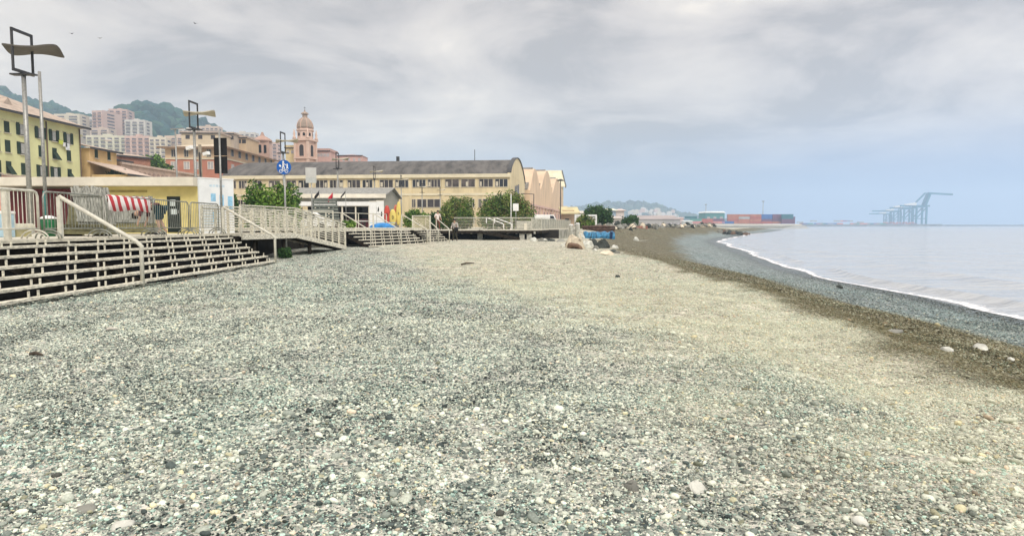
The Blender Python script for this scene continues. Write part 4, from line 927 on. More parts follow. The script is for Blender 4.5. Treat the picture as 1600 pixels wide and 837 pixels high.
mb = MB(); mb.box(0, vw - .12, .3, .42, 2.2, ez); mb.build('upper_wall', M_gwall, pv_); mb = MB(); mb.box(0, vw - .12, 5.5, 7.9, 0, ez); mb.build('back_wall', M_dvoid, pv_)
for sgn in (0, 1):
    mb = MB(); y0, y1 = ((-.4, 4.0), (4.0, 8.4))[sgn]; za, zb = ((ez - .12, rz_), (rz_, ez - .12))[sgn]
    mb.hexa([(-.3, y0, za), (vw + .3, y0, za), (vw + .3, y1, zb), (-.3, y1, zb)], [(-.3, y0, za + .08), (vw + .3, y0, za + .08), (vw + .3, y1, zb + .08), (-.3, y1, zb + .08)]); mb.build('roof', M_groof, pv_)
mb = MB(); mb.box(-.3, vw + .3, -.46, -.40, ez - .36, ez + .02); mb.build('fascia', M_cream, pv_)
cz = zat(321.5, 57) - 1.08; ct = zat(315, 57) - 1.08; cx0, cx1 = xat(468, 57) - va, xat(580, 57) - va
mb = MB(); mb.box(cx0, cx1, -3.0, .28, cz, ct); mb.build('canopy', M_white, pv_)
for i in range(6): x = cx0 + .2 + (cx1 - cx0 - .4) * i / 5; mb = MB(); mb.box(x - .05, x + .05, -2.9, -2.8, 0, cz); mb.build('post', M_cream, pv_)
for i in range(3): x = cx0 + 2.0 + i * 1.4; mb = MB(); mb.box(x, x + 1.1, .35, .40, .9, 2.1); mb.build('window', M_glass, pv_)
mb = MB(); mb.box(cx0 + .5, cx1 - .6, -.6, .0, 0, 1.0); mb.build('counter', mat('dark_red_counter', (.13, .04, .05), .7, .2, 3), pv_)
def table(label, px, Y):
    t = thing('bar_table', label, 'table', (xat(px, Y), Y, 1.09), R(15), 'white tables in front of the beach bar'); mb = MB(); mb.box(-.55, .55, -.4, .4, .72, .76); mb.build('table_top', M_white, t)
    for sx__ in (-.45, .45):
        for sy__ in (-.3, .3): mb = MB(); mb.box(sx__ - .03, sx__ + .03, sy__ - .03, sy__ + .03, 0, .72); mb.build('leg', M_darkst, t)
    return t
ta_ = table('white table at the left in front of the beach bar', 545, 52); dup(ta_, (xat(561, 53), 53, 1.09), R(5), 'white table in the middle in front of the beach bar'); dup(ta_, (xat(574, 52), 52, 1.09), R(12), 'white table nearest the white boards')
t = thing('slatted_screen', 'dark grey horizontal plank screen under the bar canopy', 'screen', (xat(488, 50), 50, 1.08)); w = xat(531, 50) - xat(488, 50); mb = MB()
for i in range(8): mb.box(0, w - i * .03, -.03, .03, .62 + i * .24, .80 + i * .24)
mb.build('planks', mat('grey_green_plank', (.16, .18, .16), .9, .2, 4), t)
for x in (0.05, w - .3): mb = MB(); mb.box(x, x + .08, .03, .09, 0, 2.5); mb.build('post', M_woodd, t)
def flag(label, px, Y, ytop, m, fl, z0=1.08):
    t, h = pole_thing('flagpole', label, 'flagpole', px, Y, z0, ytop, .03, M_steel)
    mb = MB()
    for i in range(7):
        for j in range(2): mb.v.append((-.02 - i * .07, .06 * math.sin(i * 1.1), h - .08 - fl * (j) - i * .09))
    for i in range(6): mb.f.append((2 * i, 2 * i + 2, 2 * i + 3, 2 * i + 1))
    o = mb.build('flag', m, t, True); s = o.modifiers.new('s', 'SOLIDIFY'); s.thickness = .01
flag('thin flagpole with a drooping black flag above the beach bar', 500, 55, 296, M_black, .34); flag('thin flagpole with a drooping red flag above the beach bar', 521, 55, 299, mat('red_flag', (.55, .03, .05), .8), .42); flag('thin flagpole with a furled dark flag right of the red flag', 541, 55, 296, M_darkst, .2)
# parked car behind the ramp
t = thing('parked_car', 'small white parked car half hidden behind the ramp railing', 'car', (xat(479, 47), 47, 1.09), R(6))
mb = MB(); pf = [(-1.9, .3), (1.9, .3), (1.95, .75), (1.2, .9), (.6, 1.38), (-1.0, 1.42), (-1.75, .95), (-1.95, .8)]; mb.prism(pf, lambda a, b: (a, -.8, b), lambda a, b: (a, .8, b)); mb.build('body', M_white, t, bevel=.06)
mb = MB(); pf = [(-1.5, .95), (.95, .93), (.55, 1.30), (-.95, 1.34)]; mb.prism(pf, lambda a, b: (a, -.815, b), lambda a, b: (a, .815, b)); mb.build('window', M_glass, t)
for wx in (-1.2, 1.2):
    for wy in (-.82, .66): q = MB(); q.prism([(.31 * math.cos(2 * math.pi * i / 18), .31 * math.sin(2 * math.pi * i / 18)) for i in range(18)], lambda a, b: (wx + a, wy, .31 + b), lambda a, b: (wx + a, wy + .16, .31 + b)); q.build('wheel', M_black, t)

# ------------------------------------------------------------------ plants
M_leaf = attr_mat('leaf', rough=.75, spec=.2, bscale=1.5)
def leaf_cloud(name, lobes, n, size, pal, parent, seed, up=0.0):
    rng = np.random.default_rng(seed); lob = np.array(lobes, float); wt = lob[:, 3] * lob[:, 4] * lob[:, 5]; li = rng.choice(len(lob), n, p=wt / wt.sum()); L = lob[li]
    d = rng.normal(0, 1, (n, 3)); d /= np.linalg.norm(d, axis=1)[:, None]; rad = rng.uniform(.2, 1, n) ** .5 * np.where(rng.uniform(0, 1, n) < .12, rng.uniform(.95, 1.2, n), 1.0)
    ph = np.sin(d[:, 0] * 5 + li * 1.7) * np.cos(d[:, 2] * 6 + li) * .16 + np.sin(d[:, 1] * 11 + li) * .08
    C = L[:, :3] + d * L[:, 3:6] * (rad * (1 + ph))[:, None]; C[:, 2] = np.maximum(C[:, 2], .05)
    a = rng.normal(0, 1, (n, 3)); a /= np.linalg.norm(a, axis=1)[:, None]; a[:, 2] += up; bq = np.cross(a, rng.normal(0, 1, (n, 3))); bq /= np.linalg.norm(bq, axis=1)[:, None]
    s = size * rng.uniform(.6, 1.4, n)[:, None]
    V = np.stack([C - a * s, C + bq * s * .45, C + a * s, C - bq * s * .45], 1).reshape(-1, 3); F = np.arange(4 * n).reshape(n, 4)
    P = np.array(pal); k = rng.integers(0, len(P), n); lobk = (li * 7 + 3) % len(P); cc = np.where(rng.uniform(0, 1, (n, 1)) < .45, P[lobk], P[k]) * rng.uniform(.7, 1.3, (n, 1))
    return raw(name, V, F, M_leaf, parent, cols=np.repeat(cc, 4, 0))
def bush(name, label, cat, px, Y, z0, xl, xr, ytop, n, size, pal, seed, trunk=True, nlobes=9, group=None, depth=1.0):
    x = xat(px, Y); t = thing(name, label, cat, (x, Y, z0), 0, group); wl, wr, h = xat(xl, Y) - x, xat(xr, Y) - x, zat(ytop, Y) - z0
    rng = random.Random(seed); lobes = []
    for i in range(nlobes):
        f = (i + .5) / nlobes; cx = wl * .72 + (wr - wl) * .72 * f + rng.uniform(-.1, .1) * (wr - wl); cx = cx + (wr + wl) * .0
        e_ = 1 - abs(2 * f - 1) ** 1.8; hz_ = h * (.36 + .34 * e_ * rng.uniform(.6, 1.05)); rr = (wr - wl) * rng.uniform(.16, .26)
        lobes.append((cx, rng.uniform(-.3, .3) * (wr - wl) * depth, hz_, rr, rr * 1.0, min(h - hz_, rr * rng.uniform(.9, 1.3) + h * .08)))
        lobes.append((cx * 1.02, rng.uniform(-.3, .3) * (wr - wl) * depth, h * .28, rr, rr, h * .28))
    leaf_cloud('crown', lobes, n, size, pal, t, seed)
    if trunk:
        mb = MB(); tr = max(.05, h * .028)
        for i in range(4):
            tx = rng.uniform(wl, wr) * .5; mb.path([(0, 0, -.05), (tx * .3, rng.uniform(-.1, .1), h * .3), (tx, rng.uniform(-.3, .3), h * .72)], [tr, tr * .7, tr * .25], 6)
        mb.build('trunk', M_brown, t, True)
    return t
PG = [(.09, .19, .03), (.15, .26, .045), (.22, .32, .07), (.04, .10, .02)]
PT = [(.09, .17, .035), (.13, .22, .04), (.21, .26, .07), (.25, .22, .085), (.04, .09, .025)]
PD = [(.025, .075, .022), (.045, .11, .03), (.07, .14, .04)]
bush('shrub', 'leafy bright green shrub growing behind the ramp railing', 'shrub', 428, 42, 1.08, 388, 468, 283, 9000, .12, PG, 11)
bush('shrub', 'dark thin shrub between the white shed and the warehouse', 'shrub', 369, 44, 1.08, 362, 376, 286, 1100, .11, PD, 12, nlobes=4)
bush('shrub', 'round olive green tamarisk bush behind the pier, left of the bigger one', 'shrub', 716, 72, 1.08, 690, 742, 305, 9500, .13, PT, 13)
bush('shrub', 'biggest wide tamarisk bush behind the white square sign', 'shrub', 795, 70, 1.08, 754, 830, 296, 15000, .13, PT, 14, nlobes=12)
bush('shrub', 'low bright green bush between two lamps, right of the kayaks', 'shrub', 645, 66, 1.08, 629, 667, 323, 3600, .12, PG, 15, nlobes=6)
bush('shrub', 'low dark green bush just left of the olive tamarisk', 'shrub', 676, 68, 1.08, 662, 694, 329, 2600, .12, PD, 16, nlobes=6)
bush('shrub', 'small green plant at the foot of the ramp in its shade', 'shrub', 446, 27.5, .06, 434, 456, 385, 1300, .05, PD, 17, nlobes=4, trunk=False)
bush('shrub', 'low green planting behind the left handrail of the wide flight', 'shrub', 543, 41.5, Z2, 534, 556, 344, 900, .08, PG, 18, nlobes=4, trunk=False)
bush('tree', 'small pale olive tree beside the white gate frame', 'tree', 911, 78, .9, 899, 928, 333, 2600, .13, PT, 19, nlobes=6)
bush('tree', 'dense dark green tree behind the white gate frame', 'tree', 935, 105, 1.08, 911, 957, 319, 7500, .2, PD, 20, nlobes=8)
bush('tree', 'small dark green tree by the reddish fence, near the far shore', 'tree', 986, 125, 1.08, 973, 1000, 335, 3200, .2, PD, 21, nlobes=6)
bush('shrub', 'green trees line above the arcade wall, left of the red and cream house', 'tree', 243, 138, 10.0, 214, 268, 243, 5200, .45, PG, 22, nlobes=9, trunk=True)
bush('shrub', 'green creeper hanging by the small annex roof', 'shrub', 186, 100, 7.4, 172, 206, 262, 1800, .25, PG, 23, nlobes=6)

# ------------------------------------------------------------------ boulders and shore clutter
M_rock = {'tan': mat('tan_rock', (.66, .58, .45), .9, .22, 1.6, .02, 6), 'white': mat('white_rock', (.60, .60, .54), .9, .25, 4, .02, 12), 'dark': mat('dark_rock', (.055, .065, .06), .9, .3, 2, .02, 6), 'grey': mat('grey_rock', (.26, .26, .23), .9, .25, 2, .02, 6), 'brown': mat('brown_rock', (.20, .13, .09), .9, .3, 2, .02, 6)}
def rock_mesh(w, d, h, seed, rough=.03):
    rng = random.Random(seed); bm = bmesh.new(); pts = []
    for i in range(17):
        a = rng.uniform(0, 2 * math.pi); z = rng.uniform(-.35, 1); r = math.sqrt(max(.05, 1 - max(0, z) ** 2)) * rng.uniform(.75, 1.05)
        pts.append(bm.verts.new((r * math.cos(a) * w / 2, r * math.sin(a) * d / 2, z * h)))
    for ax, (lo_, hi_) in enumerate(((-w / 2, w / 2), (-d / 2, d / 2), (-.3 * h, h))):
        a0 = min(q.co[ax] for q in bm.verts); a1 = max(q.co[ax] for q in bm.verts)
        for q in bm.verts: q.co[ax] = lo_ + (q.co[ax] - a0) / (a1 - a0) * (hi_ - lo_)
    res = bmesh.ops.convex_hull(bm, input=bm.verts); bmesh.ops.delete(bm, geom=[g for g in res['geom_interior'] if isinstance(g, bmesh.types.BMVert)], context='VERTS')
    bmesh.ops.bevel(bm, geom=list(bm.edges) + list(bm.verts), offset=min(w, d, h) * .07, segments=2, affect='EDGES')
    bmesh.ops.triangulate(bm, faces=bm.faces); bmesh.ops.subdivide_edges(bm, edges=bm.edges, cuts=1)
    for vv in bm.verts:
        q = vv.co / max(w, d) * 7; k = math.sin(q.x * 2.1 + seed) * math.cos(q.y * 2.7) * math.sin(q.z * 3.1 + 1) + rng.uniform(-.4, .4); vv.co += vv.normal * k * rough * min(w, d, h) * 1.2
    me = bpy.data.meshes.new('boulder'); bm.to_mesh(me); bm.free(); return me
def boulder(label, x, y, w, d, h, kind, seed, rz=0, group='boulders on the beach', sink=.15, z=None):
    me = rock_mesh(w, d, h, seed); me.materials.append(M_rock[kind]); o = bpy.data.objects.new('boulder', me); COL.objects.link(o)
    o.location = (x, y, (gz(x, y) if z is None else z) - sink * h * .4); o.rotation_euler = (0, 0, rz); return tag(o, label, 'boulder', group)
def bpx(label, px0, px1, pyb, pyt, kind, seed, rz=0, dz=None):
    zb = .22; p = onz((px0 + px1) / 2, pyb, zb); Y = p.y; w = (px1 - px0) / 1000 * Y; h = (pyb - pyt) / 1000 * Y
    for _ in range(4): zb = gz(p.x, p.y); p = onz((px0 + px1) / 2, pyb, zb)
    Y = p.y; w = (px1 - px0) / 1000 * Y; h = (pyb - pyt) / 1000 * Y
    boulder(label, p.x, p.y + w * .3, w, w * .7, h * .98, kind, seed, rz * .3)
bpx('biggest pale tan boulder with a brown underside on the beach crest', 882, 917, 388, 362, 'tan', 31, .4)
bpx('brown shaded boulder tucked under the biggest pale one', 886, 912, 389, 378, 'brown', 32)
bpx('long flat pale boulder sloping right of the biggest one', 905, 928, 387, 374, 'white', 33)
bpx('biggest dark green black boulder of the beach cluster', 930, 955, 388, 371, 'dark', 34)
bpx('dark purplish boulder left of the biggest dark one', 920, 936, 384, 371, 'dark', 35)
bpx('yellowish flat boulder lowest in front of the dark ones', 937, 962, 394, 386, 'tan', 36)
bpx('small grey green rock between the pale and the dark boulders', 925, 937, 390, 383, 'grey', 37)
bpx('pale grey rock at the right end of the boulder cluster', 954, 967, 388, 381, 'white', 38)
bpx('small dark wedge rock under the pale grey one', 950, 966, 392, 387, 'dark', 39)
bpx('small tan rock left of the biggest boulder, close to the pier', 868, 884, 377, 372, 'grey', 40)
bpx('white jagged rock beside the pier end post', 827, 840, 378, 371, 'white', 41)
bpx('grey rock right of the white jagged one at the pier', 839, 852, 377, 371, 'grey', 42)
bpx('dark long rock lying under the curved pier railing', 850, 870, 377, 372, 'dark', 43)
bpx('pale pointed rock in front of the dark long one at the pier', 845, 856, 378.5, 374, 'white', 44)
bpx('low pale mound of rock behind the boulder cluster', 902, 915, 372, 364, 'white', 45)
bpx('white and dark rock alone on the sand right of the blue boat', 989, 1000, 376, 369, 'white', 46)
bpx('small dark rock behind the lone white one', 982, 990, 368, 362, 'dark', 47)
bpx('pale rocks edge stone near the reddish fence', 968, 984, 366, 360, 'grey', 48)
M_drift = mat('driftwood', (.10, .08, .06), .9, .3, 9)
def stick(label, px0, py0, px1, py1, r, m, name='driftwood', cat='driftwood'):
    a, b_ = onz(px0, py0, gz(0, 14) + .03), onz(px1, py1, gz(0, 14) + .03)
    for _ in range(4): a, b_ = onz(px0, py0, gz(a.x, a.y) + r), onz(px1, py1, gz(b_.x, b_.y) + r)
    mb = MB(); d = b_ - a; mb.path([(0, 0, 0), d * .4 + Vector((0, 0, r * .8)), d], [r, r * 1.1, r * .5], 7); o = mb.build(name, m, None, True); o.location = a; return tag(o, label, cat)
stick('dark thin driftwood stick lying alone on the middle of the beach', 721, 413, 741, 411, .035, M_drift)
stick('pale grey driftwood piece lying below the long steps', 166, 515, 184, 514, .022, mat('pale_driftwood', (.55, .52, .46), .9, .2, 9))
stick('dark driftwood scrap on the left below the near steps', 48, 553, 66, 554, .022, M_drift)
def beach_stone(label, px, py, w, h, kind, seed):
    p = onz(px, py, 0.05)
    for _ in range(4): p = onz(px, py, gz(p.x, p.y) + .02)
    me = rock_mesh(w, w * .7, h, seed, .01); me.materials.append(M_rock[kind]); 
    for q in me.polygons: q.use_smooth = True
    o = bpy.data.objects.new('beach_stone', me); COL.objects.link(o); o.location = p - Vector((0, 0, .02 + h * .12)); o.rotation_euler = (0, 0, seed); tag(o, label, 'stone', 'larger stones lying on the shingle')
beach_stone('pale triangular stone in the right foreground, right of the grey one', 1089, 760, .15, .065, 'white', 51)
beach_stone('round grey stone in the foreground, left of the pale triangular one', 984, 757, .12, .06, 'grey', 52)
beach_stone('long flat pale stone near the bottom left', 133, 790, .15, .035, 'grey', 53)
beach_stone('slender pale stone at the very bottom left', 190, 815, .13, .035, 'white', 54)
beach_stone('flat stone low at the bottom right of the shingle', 1345, 808, .12, .035, 'white', 55)
beach_stone('small dark stone alone on the tan shingle below the boulders', 965, 432, .16, .08, 'dark', 56)
beach_stone('small white stone on the far shingle in front of the pier', 804, 389, .5, .10, 'white', 57)
beach_stone('biggest pale stone on the brown band near the water', 1530, 542, .24, .075, 'white', 58)
beach_stone('pale stone left of the biggest one on the brown band', 1479, 545, .17, .06, 'white', 59)
beach_stone('long grey stone higher along the brown band', 1400, 517, .26, .06, 'grey', 60)
beach_stone('light stone at the right edge of the brown band', 1580, 560, .12, .05, 'white', 61)
beach_stone('dark stone on the blue grey shingle close to the water', 1312, 448, .35, .12, 'dark', 62)
rngp = random.Random(5); protos = []
for i in range(6): me = rock_mesh(2.6, 2.2, 1.3, 70 + i, .05); me.materials.append(M_rock[('grey', 'dark', 'grey', 'tan', 'dark', 'brown')[i]]); protos.append(me)
def put_rock(px, py, s, k, label, group, z):
    p = onz(px, py, z); o = bpy.data.objects.new('boulder', protos[k]); COL.objects.link(o); o.location = (p.x, p.y, z - .2 * s); o.scale = (s, s, s * rngp.uniform(.8, 1.2)); o.rotation_euler = (0, 0, rngp.uniform(0, 6.28)); tag(o, label, 'boulder', group)
bank = [(9.5, 74), (13, 84), (26, 120), (52, 178), (74, 240), (86, 296)]
for i in range(170):
    f = rngp.random() ** .8 * 4.999; k = int(f); u_ = f - k; bx_ = bank[k][0] * (1 - u_) + bank[k + 1][0] * u_; by_ = bank[k][1] * (1 - u_) + bank[k + 1][1] * u_
    s_ = rngp.uniform(.35, .62) * (.55 + by_ / 330); off_ = rngp.uniform(-.8, 1.6) * s_ * 2; o = bpy.data.objects.new('boulder', protos[rngp.choice((0, 1, 2, 0, 4, 3))]); COL.objects.link(o)
    o.location = (bx_ + off_, by_, max(gz(bx_ + off_, by_), -1.0) + rngp.uniform(-.15, .75) * s_ * (1 - .3 * (off_ > 0))); o.scale = (s_, s_, s_ * rngp.uniform(.8, 1.3)); o.rotation_euler = (0, 0, rngp.uniform(0, 6.28)); tag(o, 'grey rock of the low rubble bank at the end of the beach', 'boulder', 'rocks of the low rubble bank')
for i in range(60):
    f = rngp.random(); put_rock(1096 + 62 * f + rngp.uniform(-2, 2), 359.5 + 6.0 * f + rngp.uniform(-1.2, .6), rngp.uniform(.35, .7), rngp.choice((0, 1, 2, 4, 5)), 'grey rock of the low breakwater running out to the water', 'rocks of the low breakwater', -.15 - .55 * f)
for i in range(26):
    f = i / 25; put_rock(1140 + 29 * f + rngp.uniform(-2, 2), 364.8 + 1.2 * f + rngp.uniform(-1.2, .6), rngp.uniform(.5, .8) * (1 - .4 * f), rngp.choice((5, 1, 5, 4)), 'reddish brown rock at the tip of the breakwater in the water', 'rocks at the breakwater tip', -.9 - .2 * f)
for i in range(34):
    px = 958 + 76 * rngp.random(); put_rock(px, 361 + rngp.uniform(-2, 3), rngp.uniform(.12, .36), rngp.choice((0, 3, 2, 1)), 'pale rock along the foot of the reddish fence', 'rocks along the shore fence', .3)
bpx('pale rounded rock at the left foot of the biggest boulder', 876, 888, 386, 379, 'white', 64)
bpx('brownish slab leaning on the right of the biggest boulder', 914, 926, 383, 373, 'brown', 65)
bpx('small pale rock in front between the biggest and the yellowish boulder', 926, 934, 392, 387, 'white', 66)
bpx('small dark stone right beside the yellowish flat boulder', 960, 970, 394, 390, 'grey', 67)
# blue covered boat, white posts, gate frame, fence and logs
YBt = 63; t = thing('covered_boat', 'long low boat under a blue tarpaulin with a dark right end, behind the boulders', 'boat', (xat(912, YBt), YBt, gz(xat(930, YBt), YBt) - .05)); w = xat(960, YBt) - xat(912, YBt); h = .72
mb = MB(); k = 14
for i in range(k):
    x = w * i / (k - 1); s = 1 - .25 * abs(2 * i / (k - 1) - 1) ** 3
    for (yy_, z) in ((-.55, 0), (-.62, .3), (-.5, .6), (0, .72 + .05 * math.sin(i * 2.3)), (.5, .6), (.62, .3), (.55, 0)): mb.v.append((x, yy_ * s + .03 * math.sin(i * 3 + z * 9), z * (1 + .06 * math.sin(i * 1.7))))
for i in range(k - 1):
    for j in range(6): mb.f.append((i * 7 + j, i * 7 + j + 1, (i + 1) * 7 + j + 1, (i + 1) * 7 + j))
mb.f.append(tuple(range(7))); mb.f.append(tuple((k - 1) * 7 + j for j in range(7))[::-1]); mb.build('cover', mat('blue_cover', (.05, .22, .40), .5, .35, 3, stretch=(2.5, 1, .6)), t)
mb = MB(); mb.hexa([(w * .82, -.66, 0), (w * .90, -.66, 0), (w * .90, .64, 0), (w * .82, .64, 0)], [(w * .85, -.60, .72), (w * .92, -.60, .72), (w * .92, .6, .72), (w * .85, .6, .72)]); mb.build('strap', mat('navy_strap', (.01, .03, .09), .7), t)
for px, yt, lab in ((892.5, 352, 'stout white concrete post beside the pier end'), (902.5, 350, 'white concrete post left of the gate frame, behind the biggest boulder')):
    Yp = 66; x = xat(px, Yp); z0 = gz(x, Yp) - .1; t = thing('concrete_post', lab, 'post', (x, Yp, z0)); hh = zat(yt, Yp) - z0; mb = MB(); mb.lathe([(.30, 0), (.28, .2), (.24, hh * .85), (.20, hh)], n=12); mb.build('shaft', M_conc, t, True); mb = MB(); mb.lathe([(.24, hh), (.24, hh + .06), (.12, hh + .12)], n=12); mb.build('cap', M_white, t)
Yg = 80; xa, xb = xat(898, Yg), xat(932.5, Yg); z0 = 1.0; t = thing('gate_frame', 'white gate frame with a pale panel behind the small olive tree', 'gate', (xa, Yg, z0)); w = xb - xa; hh = zat(338, Yg) - z0
for x in (0, w - .2): mb = MB(); mb.box(x, x + .22, 0, .22, -.5, hh); mb.build('post', M_white, t)
mb = MB(); mb.box(0, w, .02, .2, hh, hh + .22); mb.build('lintel', M_white, t); mb = MB(); mb.box(w * .35, w - .25, .10, .16, .45, hh - .1); mb.build('panel', mat('pale_grey_panel', (.62, .61, .58), .7, .08, 2), t)
Yl = 70; t = thing('log_pile', 'dark stacked logs in front of the white gate frame', 'log pile', (xat(910, Yl), Yl, gz(xat(935, Yl), Yl) - .1)); w = xat(962, Yl) - xat(910, Yl)
for r_ in range(3):
    for i in range(2): mb = MB(); zz = .12 + r_ * .26; y = .05 + i * .3; mb.path([(random.uniform(-.1, .1), y, zz), (w * .5, y + .03, zz + random.uniform(-.04, .04)), (w * random.uniform(.9, 1.0), y, zz)], [.13, .15, .12], 7); mb.build('log', mat('reddish_log', (.12, .075, .06), .9, .3, 4), t, True)
M_red = mat('reddish_fence', (.36, .17, .13), .9, .2, 1.0)
Yf = 92; xa, xb = xat(932, Yf), xat(1012, Yf + 10); t = thing('low_fence', 'low reddish fence running along the shore behind the blue boat', 'fence', (xa, Yf, .55), math.atan2(10, xb - xa)); w = math.hypot(xb - xa, 10)
for i in range(9): mb = MB(); mb.box(w * i / 8.0 - .06, w * i / 8.0 + .06, .06, .18, -.4, 1.0 - .04 * i); mb.build('post', M_red, t)
for k in range(3): mb = MB(); mb.box(0, w, 0, .05, .12 + k * .26, .32 + k * .26); mb.build('board', M_red, t)

# ------------------------------------------------------------------ warehouse with the barrel roof
M_wall = mat('cream_warehouse_wall', (.68, .57, .36), .9, .13, .55, stretch=(1, 1, .25)); M_wband = mat('pale_band', (.70, .63, .46), .85, .08, .5)
M_barrel = mat('dark_barrel_roof', (.15, .14, .13), .85, .3, .45, stretch=(1.5, .35, 1), col2=(.05, .048, .046)); M_wframe = mat('window_frame', (.55, .50, .40), .7, .08, 3)
def facade(origin, end):
    o = Vector(origin); e_ = Vector(end); d = e_ - o; return o, d.length, math.atan2(d.y, d.x)
Yl_, Yr_ = 131.0, 125.0
A = Vector((xat(352, Yl_), Yl_, 1.0)); Bq = Vector((xat(797, Yr_), Yr_, 1.0)); o_, wL, wr = facade(A, Bq)
wh = thing('warehouse', 'long cream warehouse with a dark barrel roof and rows of dark windows', 'warehouse', tuple(A), wr)
def fx(px):                                     # photo column -> distance along the front wall
    d = ray(px, 300); n = Vector((-math.sin(wr), math.cos(wr), 0)); P0 = Vector((0, 0, EYE)); tt = (A - P0).dot(n) / d.dot(n); P = P0 + d * tt; return (P - A).dot(Vector((math.cos(wr), math.sin(wr), 0)))
eh = 10.35; D = 34.0; rise = 4.3
def fz(py): return zat(py, 128) - 1.0
mb = MB(); mb.box(0, wL, 0, D, 0, eh); mb.build('wall', M_wall, wh)
arc = [(D * i / 28, eh + rise * math.sin(math.pi * (i / 28)) ** .72) for i in range(29)]
mb = MB(); mb.prism(arc, lambda a, b: (-.6, a, b), lambda a, b: (wL - .5, a, b)); mb.build('roof', M_barrel, wh)
mb = MB(); mb.prism([(a, b + .32) for a, b in arc] + [(D, eh - .02), (0, eh - .02)], lambda a, b: (wL - .499, a, b), lambda a, b: (wL + .02, a, b)); mb.build('gable', M_wall, wh)
mb = MB()
for (a, b), (c, d) in zip(arc, arc[1:]): mb.hexa([(wL - .6, a, b + .325), (wL + .25, a, b + .325), (wL + .25, c, d + .325), (wL - .6, c, d + .325)], [(wL - .6, a, b + .5), (wL + .25, a, b + .5), (wL + .25, c, d + .5), (wL - .6, c, d + .5)])
mb.build('verge', M_darkst, wh)
mb = MB(); mb.box(-.5, wL + .1, -.45, -.002, eh - .55, eh + .12); mb.build('cornice', M_wband, wh)
mb = MB(); mb.box(-.1, wL + .05, -.14, -.003, fz(306), fz(302.5)); mb.build('string_course', M_wband, wh)
def window(parent, x0, x1, z0, z1, y=0.0, mull=2, m=None, fr=None, lit=False):
    f = MB(); e = .10; f.box(x0 - e, x1 + e, y - .10, y - .002, z0 - e, z0); f.box(x0 - e, x1 + e, y - .10, y - .002, z1, z1 + e); f.box(x0 - e, x0, y - .10, y - .002, z0, z1); f.box(x1, x1 + e, y - .10, y - .002, z0, z1)
    for i in range(1, mull): xx = x0 + (x1 - x0) * i / mull; f.box(xx - .05, xx + .05, y - .08, y - .03, z0, z1)
    w = f.build('window', fr or M_wframe, parent); p = MB(); p.box(x0, x1, y - .028, y - .004, z0, z1); p.build('pane', m or M_glass, w); return w
M_wpane = mat('dusty_pane', (.060, .052, .055), .3, .3, .6); M_wpane2 = mat('grimy_pane', (.11, .09, .085), .5, .4, .8)
for a, b_ in ((359, 369), (374, 386), (396, 409), (421, 438), (448, 463), (467, 483), (494, 512), (516, 536), (544, 563), (567, 582), (594, 614), (618, 638), (645, 665), (669, 688), (696, 717), (721, 742), (749, 770), (774, 793)):
    w_ = window(wh, fx(a), fx(b_), fz(293), fz(281.5), mull=random.choice((2, 3, 3, 4)), m=random.choice((M_wpane, M_wpane, M_glass, M_wpane2)))
    pn = MB(); q0 = fx(a) + .1 + (fx(b_) - fx(a)) * random.choice((0, 0, .3, .72)); pn.box(q0, q0 + (fx(b_) - fx(a)) * random.uniform(.12, .24), -.045, -.03, fz(292), fz(285)); pn.build('blind', M_wframe, w_)
for a, b_ in ((372, 379), (381, 387), (398, 410), (421, 434), (644, 649), (652, 666), (668, 688), (704, 716), (735, 741), (748, 752), (755, 768), (774, 790)):
    window(wh, fx(a), fx(b_), fz(324), fz(312), mull=2, m=M_wpane)
mb = MB()
for a in (440, 489.5, 540, 589, 641, 692.5, 745): q = MB(); q.box(fx(a) - .25, fx(a) + .25, -.12, -.004, 0, eh - .56); q.build('pilaster', M_wall, wh)
mb = MB(); mb.box(fx(450), fx(620), -.4, -.005, fz(300), fz(297.5)); mb.build('ledge', M_wband, wh)
for i in range(3): # gable windows
    y = 9.5 + i * 3.4; q = MB(); q.box(wL + .022, wL + .09, y, y + 2.0, eh - 5.4, eh - 1.6 + .35 * i); q.build('gable_window', M_wpane, wh)
for px, yt in ((591, 247), (724, 238)):
    x = fx(px); q = MB(); q.box(x - .3, x + .3, 14, 14.6, eh + rise - .4, zat(yt, 145) - 1.0) if px < 700 else q.box(x - .06, x + .06, 14, 14.12, eh + rise - .4, zat(yt, 145) - 1.0); q.build('chimney' if px < 700 else 'aerial', M_darkst, wh)
# ------------------------------------------------------------------ three pink gabled sheds and the tall end house
G0 = at(828, 352, 159); G1 = at(880, 352, 250); gv = Vector((G1.x - G0.x, G1.y - G0.y, 0)); ga = math.atan2(gv.y, gv.x)
M_pinkw = mat('pink_plaster', (.66, .50, .35), .9, .10, .3, stretch=(1, 1, .4)); M_pinkp = mat('pale_pink_pilaster', (.60, .42, .36), .9, .1, .4); M_yroof = mat('pale_yellow_roof', (.62, .55, .32), .85, .12, .4); M_gr2 = mat('grey_brown_roof', (.22, .20, .17), .9, .2, .5)
gx_ = [828, 844.5, 863.5, 879]; apx = [836, 855, 870.5]; apy = [264, 267, 279]; vly = [297, 297, 302, 300]
def gpos(px):
    d = ray(px, 352); n = Vector((-gv.y, gv.x, 0)).normalized(); tt = (G0 - Vector((0, 0, EYE))).dot(n) / d.dot(n); P = Vector((0, 0, EYE)) + d * tt; return (P - Vector((G0.x, G0.y, EYE))).dot(gv.normalized()), P.y
names = ('nearest pink gabled shed right behind the barrel roofed warehouse', 'middle pink gabled shed in the row of three', 'farthest pink gabled shed beside the tall end house')
base = Vector((G0.x, G0.y, 1.0)); gun = gv.normalized()
